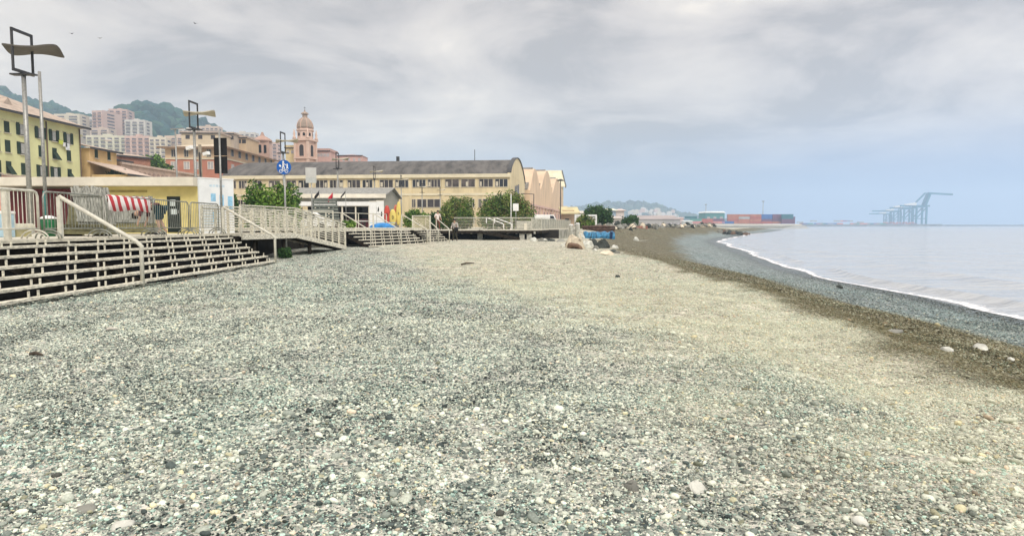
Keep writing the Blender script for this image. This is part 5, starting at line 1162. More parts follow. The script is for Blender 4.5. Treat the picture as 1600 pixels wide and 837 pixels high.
for i in range(3):
    s0, Y0 = gpos(gx_[i]); s1, Y1 = gpos(gx_[i + 1]); sa, Ya = gpos(apx[i]); L = s1 - s0; z0 = zat(vly[i], Y0) - 1; z1 = zat(vly[i + 1], Y1) - 1; zt = zat(apy[i], Ya) - 1; m_ = sa - s0
    P = base + gun * s0; t = thing('gabled_shed', names[i], 'shed', tuple(P), ga, 'pink gabled sheds'); Dp = 40 - i * 6
    prof = [(0, 0), (L - .02, 0), (L - .02, z1)] + [(m_ + (L - m_) * (1 - k / 6), z1 + (zt - z1) * math.sin(k / 6 * math.pi / 2) ** 1.25) for k in range(1, 6)] + [(m_, zt)] + [(m_ * (1 - k / 6), z0 + (zt - z0) * math.sin((1 - k / 6) * math.pi / 2) ** 1.25) for k in range(1, 6)] + [(0, z0)]
    mb = MB(); mb.prism(prof, lambda a, b: (a, 0, b), lambda a, b: (a, Dp, b)); mb.build('wall', M_pinkw, t)
    for sgn in (0, 1):
        mb = MB(); xa, za, xb, zb = ((0, z0, m_, zt), (m_, zt, L - .02, z1))[sgn]
        mb.hexa([(xa, .6, za + .1), (xb, .6, zb + .1), (xb, Dp, zb + .1), (xa, Dp, za + .1)], [(xa, .6, za + .4), (xb, .6, zb + .4), (xb, Dp, zb + .4), (xa, Dp, za + .4)]); mb.build('roof', (M_gr2, M_yroof)[sgn], t)
    n = 4; h_ = 5.4
    for k in range(n): xx = L * (k + .5) / n; mb = MB(); mb.box(xx - .45, xx + .45, -.35, -.004, 0, h_); mb.build('pilaster', M_pinkp, t)
    mb = MB(); mb.box(0.01, L - .03, -.42, -.003, h_ + .002, h_ + .5); mb.build('cornice', M_pinkp, t)
    for k in range(n - 1): xx = L * (k + 1) / n; q = MB(); q.box(xx - 1.6, xx + 1.6, -.10, -.005, .8, h_ - 1.0); q.build('window', mat('dull_pink_pane', (.30, .18, .17), .5, .2, 1), t)
YE = 246; xe0, xe1 = xat(838, YE), xat(880.5, YE); t = thing('gabled_house', 'tall pale gabled house with a yellowish roof at the end of the pink sheds', 'house', (xe0, YE, 1.0), R(6)); w = xe1 - xe0; zr = zat(265, YE) - 1; ze = zat(288, YE) - 1; Dp = 15
mb = MB(); mb.prism([(0, 0), (Dp, 0), (Dp, ze), (Dp * .5, zr - .3), (0, ze)], lambda a, b: (0, a, b), lambda a, b: (w, a, b)); mb.build('wall', mat('cream_house_wall', (.60, .52, .36), .9, .1, .3), t)
for sgn in (0, 1):
    mb = MB(); y0, za, y1, zb = ((-.8, ze - 1.0, Dp * .5, zr), (Dp * .5, zr, Dp + .8, ze - 1.0))[sgn]; mb.hexa([(-.5, y0, za), (w + .7, y0, za), (w + .7, y1, zb), (-.5, y1, zb)], [(-.5, y0, za + .4), (w + .7, y0, za + .4), (w + .7, y1, zb + .4), (-.5, y1, zb + .4)]); mb.build('roof', mat('pale_cream_roof', (.68, .64, .46), .85, .1, .4), t)
    mb = MB(); mb.beam((w + .8, y0, za + .1), (w + .8, y1, zb + .1), .3, 1.0); mb.build('bargeboard', M_darkst, t)
for k, zz in enumerate((5, 9, 13)):
    for yy_ in (3, 8): q = MB(); q.box(w + .005, w + .1, yy_, yy_ + 1.6, zz, zz + 2.2); q.build('window', M_wpane, t)
mb = MB(); mb.box(w + .01, w + 2.0, 2, 12, 7.6, 8.0); mb.build('balcony', M_cream, t)
t = thing('small_house', 'small tan house under a pale awning at the right end of the shed row', 'house', (xat(879, 200), 200, 1.0)); mb = MB(); mb.box(0, 3.6, 0, 6, 0, 5.2); mb.build('wall', mat('tan_house_wall', (.50, .36, .24), .9, .12, .6), t); mb = MB(); mb.hexa([(-.8, -2.2, 4.0), (5.2, -2.2, 4.0), (5.2, 6.3, 6.0), (-.8, 6.3, 6.0)], [(-.8, -2.2, 4.4), (5.2, -2.2, 4.4), (5.2, 6.3, 6.4), (-.8, 6.3, 6.4)]); mb.build('roof', M_yroof, t); mb = MB(); mb.box(.8, 2.0, -.06, -.004, .1, 2.6); mb.build('door', M_dvoid, t)
t = thing('white_van', 'white panel van parked below the pink pilasters behind the pier', 'van', (xat(853, 95), 95, 1.09)); w = 2.0
mb = MB(); mb.prism([(-1.9, .35), (1.9, .35), (1.95, 1.0), (1.5, 1.2), (1.1, 1.95), (-1.9, 1.98)], lambda a, b: (a, -.9, b), lambda a, b: (a, .9, b)); mb.build('body', M_white, t, bevel=.06)
mb = MB(); mb.prism([(.55, 1.25), (1.35, 1.22), (1.02, 1.8), (.55, 1.82)], lambda a, b: (a, -.915, b), lambda a, b: (a, .915, b)); mb.build('window', M_glass, t)
for wx in (-1.2, 1.2):
    for wy in (-.92, .74): q = MB(); q.prism([(.33 * math.cos(2 * math.pi * i / 18), .33 * math.sin(2 * math.pi * i / 18)) for i in range(18)], lambda a, b: (wx + a, wy, .33 + b), lambda a, b: (wx + a, wy + .18, .33 + b)); q.build('wheel', M_black, t)

# ------------------------------------------------------------------ houses on the left
def house(name, label, loc, rz, w, d, h, wall, roofm, rtype='hip', rh=2.2, ov=.7, cat='house', eave=None):
    t = thing(name, label, cat, loc, rz); mb = MB(); mb.box(0, w, 0, d, 0, h); mb.build('wall', wall, t)
    mb = MB(); z0 = h + .002
    if rtype == 'hip':
        i = d / 2; mb.add([(-ov, -ov, z0), (w + ov, -ov, z0), (w + ov, d + ov, z0), (-ov, d + ov, z0), (i, d / 2, z0 + rh), (w - i, d / 2, z0 + rh)], [(0, 1, 5, 4), (1, 2, 5), (2, 3, 4, 5), (3, 0, 4), (3, 2, 1, 0)])
    elif rtype == 'shed': mb.hexa([(-ov, -ov, z0), (w + ov, -ov, z0), (w + ov, d + ov, z0 + rh), (-ov, d + ov, z0 + rh)], [(-ov, -ov, z0 + .15), (w + ov, -ov, z0 + .15), (w + ov, d + ov, z0 + rh + .15), (-ov, d + ov, z0 + rh + .15)])
    else: mb.box(-ov, w + ov, -ov, d + ov, z0, z0 + rh)
    mb.build('roof', roofm, t); mb = MB(); mb.box(-ov - .06, w + ov + .06, -ov - .12, -ov - .003, z0 - .18, z0 + .12); mb.build('gutter', eave or M_darkst, t)
    return t
M_lime = mat('lime_yellow_render', (.68, .67, .36), .9, .08, .3); M_tile = mat('pinkish_tile_roof', (.47, .38, .31), .9, .15, 1.2); M_orange = mat('orange_render', (.66, .46, .22), .9, .12, .4)
yh = thing  # alias not used further
FX = -63.0
h1 = house('yellow_house', 'long yellow green house with dark green shutters at the left edge', (FX, 55, 1.08), R(90), 39.4, 13, 14.55, M_lime, M_tile, 'hip', 3.6, .95)
def shuttered(parent, x, z, kind, y=0.0, w=.86, h=1.5):
    q = MB(); q.box(x - w / 2, x + w / 2, y - .03, y - .004, z, z + h); f = q.build('window', (M_shut if kind in 'cp' else M_wpane), parent)
    if kind == 'o':
        for s_ in (-1, 1): q = MB(); q.box(x + s_ * (w / 2 + .28) - .27, x + s_ * (w / 2 + .28) + .27, y - .09, y - .035, z - .03, z + h + .03); q.build('shutter', M_shut, f)
        q = MB(); q.box(x - w * .30, x + w * .42, y - .035, y - .031, z + .1, z + h * .9); q.build('curtain', mat('grey_curtain', (.42, .42, .40), .9), f)
    if kind == 'p': q = MB(); q.hexa([(x - w / 2, y - .75, z - .15), (x + w / 2, y - .75, z - .15), (x + w / 2, y - .70, z - .15), (x - w / 2, y - .70, z - .15)], [(x - w / 2, y - .10, z + h * .6), (x + w / 2, y - .10, z + h * .6), (x + w / 2, y - .05, z + h * .6), (x - w / 2, y - .05, z + h * .6)]); q.build('shutter', M_shut, f)
    q = MB(); q.box(x - w / 2 - .12, x + w / 2 + .12, y - .16, y - .004, z - .14, z - .035); q.build('sill', M_wframe, f)
def hxp(px): return (FX * F_PX / (px - 800)) - 55          # along the street front
rowz = (zat(210, 88.9) - 1.08 - .9, zat(238, 88.9) - 1.08 - .9, zat(268, 88.9) - 1.08 - .9, zat(268, 88.9) - 1.08 - 3.6)
pat = {0: 'cococo', 1: 'cocpcc', 2: 'ccpoop', 3: 'cccccc'}
cols_ = (4, 20, 43, 71, 92, 114)
for r_ in range(4):
    for c_ in range(6): shuttered(h1, hxp(cols_[c_]), rowz[r_], {0: 'ccoooo', 1: 'ccocpc', 2: 'cpcoop', 3: 'cocooc'}[r_][c_])
    for k in range(7): shuttered(h1, hxp(4) - 2.7 * (k + 1), rowz[r_], 'coc'[k % 3])
for xx in (hxp(80), hxp(131)): q = MB(); q.tube((xx, -.12, 0), (xx, -.12, 14.4), .09, n=8); q.build('downpipe', mat('brown_pipe', (.14, .09, .06), .6), h1, True)
q = MB(); q.box(hxp(-20), hxp(136), -.06, -.002, 13.35, 13.6); q.build('cornice', mat('pale_lime_band', (.66, .62, .36), .9), h1)
q = MB(); q.hexa([(hxp(15), 2.2, 15.6), (hxp(22), 2.2, 15.6), (hxp(22), 3.6, 16.4), (hxp(15), 3.6, 16.4)], [(hxp(15), 2.1, 15.85), (hxp(22), 2.1, 15.85), (hxp(22), 3.5, 16.65), (hxp(15), 3.5, 16.65)]); q.build('skylight', M_glass, h1)
q = MB(); q.prism([(0, 0), (2.2, 0), (1.1, 1.3)], lambda a, b: (hxp(38) + a, 2.0, 15.6 + b), lambda a, b: (hxp(38) + a, 5.0, 15.6 + b)); q.build('dormer', M_tile, h1)
for i, (px, zz, c) in enumerate(((99, 219, (.55, .62, .10)), (105, 223, (.75, .75, .74)), (109, 224, (.70, .72, .74)))):
    t = thing('laundry', ('lime green cloth drying below an upper window of the yellow house', 'white cloth drying on the yellow house, next to the lime one', 'long white sheet drying on the yellow house, rightmost of the washing')[i], 'laundry', (FX + .35, hxp(px) + 55, zat(zz, hxp(px) + 55)), R(90)); q = MB(); q.box(-.4, .4, -.02, .02, -.55 - .4 * (i == 2), 0); q.build('cloth', mat('cloth%d' % i, c, .9), t); q = MB(); q.tube((-.6, 0, .02), (.6, 0, .02), .015, n=6); q.build('line', M_darkst, t)
h0 = house('pink_house', 'salmon coloured low house front at the far left edge under the yellow house', (xat(-30, 58), 58, 1.08), 0, xat(5, 58) - xat(-30, 58), 4, zat(274, 58) - 1.08, mat('salmon_render', (.62, .33, .24), .9), M_tile, 'flat', .15, .1)
h2 = house('orange_house', 'orange ochre house with two dark windows beside the yellow house', (FX, 96.3, 1.08), R(90), 6.6, 9, zat(238, 102) - 1.08, M_orange, M_tile, 'shed', 2.2, .6)
for px in (156.5, 176): q = (FX * F_PX / (px - 800)) - 96.3; shuttered(h2, q, zat(249, 100) - 1.08, 'c', w=.75, h=1.25)
q = MB(); q.lathe([(.05, 0), (.5, .12), (.62, .28)], (5.6, .6, 11.6 + 2.0), 12); q.build('dish', M_white, h2, True)
h3 = house('annex', 'low annex with a pale sloping roof in front of the orange house', (FX + 5.5, 96.2, 1.08), R(90), 6.0, 5.2, zat(273.5, 97) - 1.08, M_orange, mat('pale_pink_roof', (.58, .46, .38), .85, .1, .8), 'shed', 1.9, .4)
h4 = house('grey_roof_house', 'small house with a grey brown roof right of the orange house', (FX - 2, 103.4, 1.08), R(90), 6.2, 8, zat(250, 106) - 1.08, mat('dull_pink_render', (.42, .29, .23), .9), mat('grey_brown_tiles', (.24, .21, .20), .9, .2, 1), 'shed', 1.3, .4)
# arcade wall along the street
ar = thing('arcade_wall', 'long pinkish wall with blind arches running behind the yellow kiosk', 'wall', (FX, 104, 1.08), R(90)); wA = 26.0; hA = zat(249, 104.5) - 1.08
M_arc = mat('pink_stone_wall', (.52, .38, .30), .9, .15, .5); mb = MB(); mb.box(0, wA, 0, 3, 0, hA - .8); mb.build('wall', M_arc, ar); mb = MB(); mb.box(-.1, wA + .1, -.25, 3.1, hA - .798, hA - .45); mb.build('cornice', mat('pale_pink_stone', (.58, .45, .37), .9), ar)
for i in range(18):
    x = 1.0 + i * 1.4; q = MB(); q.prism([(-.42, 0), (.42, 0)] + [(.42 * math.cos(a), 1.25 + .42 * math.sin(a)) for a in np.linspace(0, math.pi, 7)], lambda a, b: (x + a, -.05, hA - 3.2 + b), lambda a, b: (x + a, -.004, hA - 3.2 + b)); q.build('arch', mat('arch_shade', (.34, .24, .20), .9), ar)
rh_ = house('small_terracotta_house', 'small terracotta house above the left end of the arcade wall', (-72, 118, 1.08), R(60), 6, 6, zat(243, 118) - 1.08, mat('terracotta', (.38, .19, .13), .9), M_tile, 'shed', 1, .3)

# red and cream palazzo
x0, x1 = xat(262, 150), xat(355, 150); wF = x1 - x0; eav = zat(231, 150) - 1.08
pz = thing('red_house', 'big house with cream upper floor and red lower walls behind the black sign', 'house', (x0, 150, 1.08)); dF = 31
M_peach = mat('peach_render', (.66, .47, .30), .9, .09, .3); M_redw = mat('brick_red_render', (.50, .21, .14), .9, .1, .4); midz = zat(249, 150) - 1.08
mb = MB(); mb.box(0, wF, 0, dF, midz, eav); mb.build('upper_wall', M_peach, pz); mb = MB(); mb.box(.02, wF - .02, .02, dF - .02, 0, midz - .002); mb.build('lower_wall', M_redw, pz)
mb = MB(); mb.box(-.15, wF + .15, -.15, dF + .15, midz, midz + .3); mb.build('string_course', M_wband, pz)
mb = MB(); mb.add([(-1.2, -1.2, eav), (wF + 1.2, -1.2, eav), (wF + 1.2, dF + 1.2, eav), (-1.2, dF + 1.2, eav), (5, 7, eav + 1.7), (wF - 5, 7, eav + 1.7), (wF - 5, dF - 7, eav + 1.7), (5, dF - 7, eav + 1.7)], [(0, 1, 5, 4), (1, 2, 6, 5), (2, 3, 7, 6), (3, 0, 4, 7), (4, 5, 6, 7), (3, 2, 1, 0)]); mb.build('roof', mat('cream_roof', (.58, .49, .36), .9, .12, .5), pz)
mb = MB(); mb.box(-1.25, wF + 1.25, -1.32, -1.203, eav - .25, eav + .15); mb.build('gutter', mat('brown_gutter', (.25, .16, .10), .8), pz); mb = MB(); mb.box(wF + 1.203, wF + 1.32, -1.2, dF + 1.2, eav - .25, eav + .15); mb.build('gutter', MATS['brown_gutter'], pz)
for px in (275, 295, 312, 330): window(pz, xat(px - 3, 150) - x0, xat(px + 3, 150) - x0, zat(245, 150) - 1.08, zat(234, 150) - 1.08, mull=2, m=M_wpane)
M_pale = mat('pale_window', (.45, .42, .42), .5, .15, 1)
for px in (275, 295, 314, 332): window(pz, xat(px - 4, 150) - x0, xat(px + 4, 150) - x0, zat(264, 150) - 1.08, zat(253, 150) - 1.08, y=.02, mull=2, m=M_pale, fr=M_cream)
for i in range(7):
    y = 3 + i * 4.1
    for z0, z1, mm in ((midz + 1.0, midz + 2.9, M_wpane), (midz - 3.2, midz - .8, M_pale)):
        q = MB(); q.box(wF - .02, wF + .10, y, y + 1.5, z0, z1); w_ = q.build('window', M_wframe, pz); q = MB(); q.box(wF + .10, wF + .12, y + .15, y + 1.35, z0 + .12, z1 - .12); q.build('pane', mm, w_)
for (a, b_, c, d, Y, lab) in ((288, 345, 205, 224, 190, 'cream penthouse block rising behind the red and cream house'), (352, 368, 206, 226, 200, 'pale block between the sign and the cream house roof'), (366, 388, 212, 233, 205, 'sandy house top right of the black sign'), (385, 412, 214, 240, 240, 'pale pink house left of the small belfry')):
    xa, xb = xat(a, Y), xat(b_, Y); t = house('upper_house', lab, (xa, Y, 1.08), R(4), xb - xa, 12, zat(c + 3, Y) - 1.08, mat('upper_wall%d' % a, {288: (.60, .50, .36), 352: (.50, .42, .34), 366: (.56, .42, .27), 385: (.58, .42, .36)}[a], .9, .08, .3), M_tile, 'flat', .5, .3)
    for k in range(3): q = MB(); xx = (xb - xa) * (k + .5) / 3; q.box(xx - .6, xx + .6, -.05, -.004, zat(c + 12, Y) - 1.08, zat(c + 6, Y) - 1.08); q.build('window', M_wpane, t)
tb = thing('belfry', 'small red brick belfry left of the church tower', 'belfry', (xat(413.5, 235), 235, 1.08), R(20)); h = zat(221, 235) - 1.08
mb = MB(); mb.box(-2.2, 2.2, -2.2, 2.2, 0, h); mb.build('wall', mat('dusty_red_wall', (.44, .29, .23), .9, .1, .3), tb); mb = MB(); mb.lathe([(3.3, h), (3.3, h + .4), (2.4, h + 1.1), (.8, h + 2.0), (.3, h + 3.3)], n=8); mb.build('roof', MATS['dusty_red_wall'], tb)
for yy_ in (-2.26,): q = MB(); q.box(-1.3, -.4, yy_, yy_ + .05, h - 4.4, h - 1.5); q.build('opening', M_dvoid, tb); q = MB(); q.box(.4, 1.3, yy_, yy_ + .05, h - 4.4, h - 1.5); q.build('opening', M_dvoid, tb)

# church bell tower
YC_ = 230; cxx = xat(480, YC_); ct_ = thing('church_tower', 'pink church bell tower with an octagonal drum and a ribbed dome', 'church tower', (cxx, YC_, 1.08), R(-15))
M_chp = mat('pink_church_wall', (.60, .41, .32), .9, .08, .4); M_chl = mat('pale_church_trim', (.64, .47, .38), .9, .06, .5); M_dome = mat('brown_dome', (.36, .28, .22), .85, .15, .6)
zt = lambda py: zat(py, YC_) - 1.08
hb = 2.5; mb = MB(); mb.box(-hb, hb, -hb, hb, 0, zt(221)); mb.build('shaft', M_chp, ct_)
for sx__ in (-1, 1):
    for sy__ in (-1, 1): mb = MB(); mb.box(sx__ * hb - .4, sx__ * hb + .4, sy__ * hb - .4, sy__ * hb + .4, 0, zt(221) - .01); mb.build('corner_pilaster', M_chl, ct_)
mb = MB(); mb.box(-hb - .7, hb + .7, -hb - .7, hb + .7, zt(221), zt(218.5)); mb.build('cornice', M_chl, ct_); mb = MB(); mb.box(-hb - .55, hb + .55, -hb - .55, hb + .55, zt(249), zt(247)); mb.build('string_course', M_chl, ct_)
def arch_open(parent, ang, r, w, z0, z1, m, name='bell_opening'):
    q = MB(); prof = [(-w, z0), (w, z0)] + [(w * math.cos(a), z1 - w + w * math.sin(a)) for a in np.linspace(0, math.pi, 9)]; c, s_ = math.cos(ang), math.sin(ang)
    q.prism(prof, lambda a, b: (c * a + s_ * (r + .06), s_ * a - c * (r + .06), b), lambda a, b: (c * a + s_ * (r + .002), s_ * a - c * (r + .002), b)); q.build(name, m, parent)
for k in range(4): arch_open(ct_, k * math.pi / 2, hb + .02, .85, zt(245), zt(227), mat('bell_opening_shade', (.05, .035, .03), .9))
for k in range(4): arch_open(ct_, k * math.pi / 2, hb, 1.15, zt(246), zt(226), M_chl, 'opening_surround')
mb = MB(); mb.lathe([(2.75, zt(218.5)), (2.75, zt(206)), (3.1, zt(205)), (3.1, zt(203.5)), (2.8, zt(203)), (2.8, zt(201))], n=8); mb.build('drum', M_chl, ct_)
for k in range(8): arch_open(ct_, k * math.pi / 4 + math.pi / 8, 2.56, .40, zt(213.5), zt(208.5), M_dvoid, 'drum_window')
for sx__ in (-1, 1):
    for sy__ in (-1, 1): mb = MB(); mb.lathe([(.55, 0), (.6, .7), (.3, 1.0), (.42, 1.8), (.08, 3.6)], (sx__ * 2.7, sy__ * 2.7, zt(218.5)), 8); mb.build('pinnacle', M_chl, ct_, True)
mb = MB(); mb.lathe([(2.85 * math.cos(a), zt(201) + (zt(183.5) - zt(201)) * math.sin(a) ** .95) for a in np.linspace(0, 1.22, 10)], n=24); mb.build('dome', M_dome, ct_, True)
for k in range(8):
    a0 = 2 * math.pi * k / 8; mb = MB(); mb.path([((2.9 * math.cos(a)) * math.cos(a0), (2.9 * math.cos(a)) * math.sin(a0), zt(201) + (zt(183.5) - zt(201)) * math.sin(a) ** .95) for a in np.linspace(0, 1.22, 8)], .11, 5); mb.build('dome_rib', M_chp, ct_)
mb = MB(); mb.lathe([(1.35, zt(186)), (1.35, zt(185)), (.85, zt(184.5)), (.85, zt(179)), (1.35, zt(178.7)), (1.3, zt(178)), (.9, zt(176)), (.25, zt(174.5)), (.2, zt(172))], n=10); mb.build('lantern', M_dome, ct_)
mb = MB(); mb.tube((0, 0, zt(172.2)), (0, 0, zt(167)), .07, n=6); mb.beam((-.45, 0, zt(168.6)), (.45, 0, zt(168.6)), .1, .1); mb.build('cross', M_darkst, ct_)
for a, b_, c, Y, col_, lab, nw in ((449, 463, 231, 232, (.68, .55, .30), 'yellow church side building left of the bell tower', 2), (497, 517, 236, 236, (.58, .38, .33), 'pink stepped building right of the bell tower', 4), (527, 567, 243, 250, (.60, .38, .33), 'low pink house over the warehouse roof, right of the church', 5)):
    xa, xb = xat(a, Y), xat(b_, Y); t = house('town_house', lab, (xa, Y, 1.08), 0, xb - xa, 10, zat(c, Y) - 1.08, mat('town_wall%d' % a, col_, .9, .08, .4), mat('town_roof%d' % a, tuple(q * .9 for q in col_), .9), 'hip' if a == 527 else 'flat', .9, .3)
    for k in range(nw): q = MB(); xx = (xb - xa) * (k + .5) / nw; q.box(xx - .5, xx + .5, -.05, -.004, zat(c + 9, Y) - 1.08, zat(c + 4, Y) - 1.08); q.build('window', M_pale, t)

# ------------------------------------------------------------------ apartment blocks on the hillside
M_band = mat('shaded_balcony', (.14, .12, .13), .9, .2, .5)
def apartments(label, a, b_, top, bot, Y, rz, d, col_, ncol, fl=3.1, cat='apartment block'):
    xa, xb = xat(a, Y), xat(b_, Y); z0 = zat(bot, Y) - 6; z1 = zat(top, Y); w = (xb - xa) / max(.5, math.cos(rz)) ; h = z1 - z0
    t = thing('apartment_block', label, cat, (xa, Y, z0), rz, 'apartment blocks on the hillside'); key = 'apartment_wall_%d%d%d' % tuple(int(c * 100) for c in col_)
    mb = MB(); mb.box(0, w, 0, d, 0, h); mb.build('wall', mat(key, col_, .9, .06, .1), t); mb = MB(); mb.box(w * .35, w * .55, d * .3, d * .6, h, h + 1.6); mb.build('roof_hut', mat(key, col_), t)
    n = int((h - 5) / fl); pr = None; cw = w / ncol
    for f in range(min(n, 16)):
        z = h - 1.2 - (f + 1) * fl + .4
        if f * ncol > 70: break
        for c in range(ncol):
            if pr is None:
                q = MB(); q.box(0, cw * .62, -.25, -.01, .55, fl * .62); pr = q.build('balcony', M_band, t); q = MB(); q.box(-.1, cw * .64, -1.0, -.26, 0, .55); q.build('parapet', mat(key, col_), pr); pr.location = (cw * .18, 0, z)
                kids = list(pr.children)
            else:
                cpy = cp(pr, t, (cw * (c + .18), 0, z))
                for g in kids: cp(g, cpy)
    q = None
    for f in range(min(n, 12)):
        z = h - 1.2 - (f + 1) * fl + .4
        if q is None: q = MB(); q.box(w + .01, w + .2, d * .25, d * .6, .5, fl * .6); q = q.build('side_window', M_band, t); q.location = (0, 0, z)
        else: cp(q, t, (0, 0, z))
    return t
CW, CP, CK, CB = (.62, .55, .43), (.55, .39, .33), (.57, .45, .36), (.58, .54, .48)
apartments('cream tower block leftmost above the yellow house roof', 92, 132, 178, 215, 610, 0, 14, CW, 2)
apartments('narrow pale tower between the cream and the pink towers', 137, 152, 184, 225, 640, 0, 14, CB, 2)
apartments('tall pink tower block with a blank right side', 151, 168, 173, 230, 620, R(-8), 26, CP, 2)
apartments('stepped pink tower block, highest on the hillside', 177, 203, 170, 215, 650, R(10), 18, CP, 3)
apartments('low cream slab in front of the highest pink tower', 147, 176, 200, 232, 605, 0, 12, CK, 2)
apartments('white tower block with blue grey balconies in front of the wooded hill', 201, 231, 187, 225, 600, R(4), 14, CB, 3)
apartments('long pale green slab of flats at the left of the lower row', 140, 200, 211, 245, 520, R(6), 12, (.58, .55, .42), 6)
apartments('long pink slab of flats in the middle of the lower row', 200, 238, 212, 247, 500, R(3), 12, CP, 4)
apartments('cream slab of flats at the right of the lower row, left of the pale lamp', 238, 263, 214, 250, 495, R(3), 12, CW, 3)
apartments('pale slab of flats behind the red and cream house', 262, 300, 212, 240, 505, 0, 12, CK, 4)
apartments('small white flats high on the slope behind the pale lamp', 284, 312, 201, 214, 640, 0, 10, CB, 4)
apartments('white flats right of the pale lamp below the hill', 312, 345, 197, 222, 600, R(3), 10, CK, 5)
apartments('faint pale flats on the slope right of the black sign', 362, 402, 207, 236, 620, 0, 10, CB, 5)
apartments('faint pink flats low behind the small belfry', 396, 436, 222, 250, 560, 0, 10, CP, 5)

# ------------------------------------------------------------------ far shore: quay, containers, cranes
M_quay = mat('quay_stone', (.36, .37, .36), .9, .2, .05); M_bw = mat('breakwater_stone', (.20, .21, .21), .95, .25, .05)
t = MB(); q0, q1 = xat(1000, 330), xat(1100, 620)
wb = thing('grey_shed', 'long low grey waterfront building left of the stacked containers', 'building', (xat(996, 420), 420, 1.08), R(4)); w = xat(1064, 420) - xat(996, 420)
mb = MB(); mb.box(0, w, 0, 14, 0, zat(343, 420) - 1.08); mb.build('wall', mat('grey_shed_wall', (.42, .40, .38), .9, .12, .1), wb); mb = MB(); mb.hexa([(-.5, -.5, zat(343, 420) - 1.08), (w + .5, -.5, zat(343, 420) - 1.08), (w + .5, 15, zat(337, 420) - 1.08), (-.5, 15, zat(337, 420) - 1.08)], [(-.5, -.5, zat(343, 420) - .7), (w + .5, -.5, zat(343, 420) - .7), (w + .5, 15, zat(337, 420) - .7), (-.5, 15, zat(337, 420) - .7)]); mb.build('roof', mat('pinkish_grey_roof', (.40, .34, .32), .9, .1, .1), wb)
for i in range(12): q = MB(); q.box(w * (i + .2) / 12, w * (i + .7) / 12, -.1, -.01, .8, 2.2); q.build('window', M_pale, wb)
qy = thing('quay', 'grey rubble sea wall below the containers', 'quay', (xat(1072, 556), 556, SEA)); mb = MB(); w = xat(1262, 556) - qy.location.x
mb.hexa([(0, 0, -.5), (w + 3, 0, -.5), (w + 3, 14, -.5), (0, 14, -.5)], [(0, 4, 3.0), (w - 2, 4, 3.0), (w - 2, 14, 3.0), (0, 14, 3.0)]); mb.build('embankment', M_quay, qy); mb = MB(); mb.box(0, w - 2, 7, 8, 3.0, 3.9); mb.build('parapet', M_cream, qy)
def shed_box(name, label, a, b_, top, bot, Y, d, wallc, roofc, nw=0):
    xa, xb = xat(a, Y), xat(b_, Y); z0 = 1.08; t = thing(name, label, 'building', (xa, Y, z0)); w = xb - xa; h = zat(top, Y) - z0; key = name + '_wall_%d' % a
    mb = MB(); mb.box(0, w, 0, d, 0, h); mb.build('wall', mat(key, wallc, .85, .1, .1), t); mb = MB(); mb.hexa([(-1, -1, h), (w + 1, -1, h), (w + 1, d + 1, h), (-1, d + 1, h)], [(1, 0, h + .06 * w + .5), (w - 1, 0, h + .06 * w + .5), (w - 1, d, h + .06 * w + .5), (1, d, h + .06 * w + .5)]); mb.build('roof', mat(key + '_roof', roofc, .8, .08, .1), t)
    for i in range(nw): q = MB(); q.box(w * (i + .25) / nw, w * (i + .7) / nw, -.15, -.01, h * .45, h * .7); q.build('window', M_pale, t)
    return t
shed_box('port_shed', 'teal port shed with a white roof above the red containers', 1102, 1132, 332.5, 350, 690, 25, (.10, .28, .28), (.70, .74, .74), 3)
shed_box('port_office', 'small pale pink port office left of the red containers', 1061, 1068, 340.5, 351, 640, 8, (.66, .46, .40), (.7, .55, .5), 2)
shed_box('port_shed', 'low white port building beside the pale pink office', 1068, 1082, 346, 351, 630, 8, (.66, .68, .66), (.6, .62, .6), 4)
shed_box('white_building', 'white gabled building with a bluish wall behind the dark green tree', 941, 962, 329, 350, 240, 14, (.36, .46, .58), (.72, .72, .60), 2)
shed_box('white_building', 'slim pale pink building right of the bluish one', 963, 975, 329, 350, 260, 8, (.66, .58, .54), (.6, .5, .46), 3)
shed_box('white_building', 'low white building with small windows at the foot of the headland', 955, 972, 341, 352, 220, 8, (.68, .66, .62), (.5, .45, .42), 4)
shed_box('white_building', 'grey pale building just right of the end house balcony', 887, 915, 333, 350, 260, 10, (.52, .50, .48), (.66, .62, .56), 4)
CL = {'red': (.40, .11, .08), 'orange': (.45, .17, .10), 'purple': (.16, .07, .12), 'blue': (.05, .14, .38), 'teal': (.03, .14, .17), 'grey': (.40, .42, .44), 'pink': (.58, .25, .24), 'green': (.10, .30, .26)}
cpro = {}
def container(px, Y, row, cname, label, z0=3.2):
    if cname not in cpro:
        t = thing('shipping_container', label, 'container', (0, 0, 0)); m = mat('container_' + cname, CL[cname], .6, .12, .2)
        mb = MB(); prof = []
        n = 22
        for i in range(n + 1): prof.append((12.19 * i / n, -1.22 + (.05 if i % 2 else 0)))
        mb.prism(prof + [(12.19, 1.22), (0, 1.22)], lambda a, b: (a, b, .12), lambda a, b: (a, b, 2.47)); mb.build('body', m, t)
        mb = MB(); mb.box(-.03, 12.22, -1.27, 1.25, 2.472, 2.58); mb.build('top_rail', m, t); mb = MB(); mb.box(-.03, 12.22, -1.27, 1.25, 0, .118); mb.build('bottom_rail', m, t); mb = MB(); mb.box(12.2, 12.26, -1.18, 1.2, .15, 2.45); mb.build('door', m, t); cpro[cname] = t; t.location = (xat(px, Y), Y, z0 + row * 2.6); t['group'] = 'shipping containers stacked on the quay'; return t
    return dup(cpro[cname], (xat(px, Y), Y, z0 + row * 2.6), 0, label)
rowsC = ['orange orange red red orange purple', 'red orange orange purple purple purple', 'orange grey red blue purple purple', 'orange orange orange blue purple purple']
lv = ('bottom row', 'second row', 'third row', 'top row')
colw = ('left end', 'second column', 'third column', 'fourth column', 'fifth column', 'right end'); YCn = 705
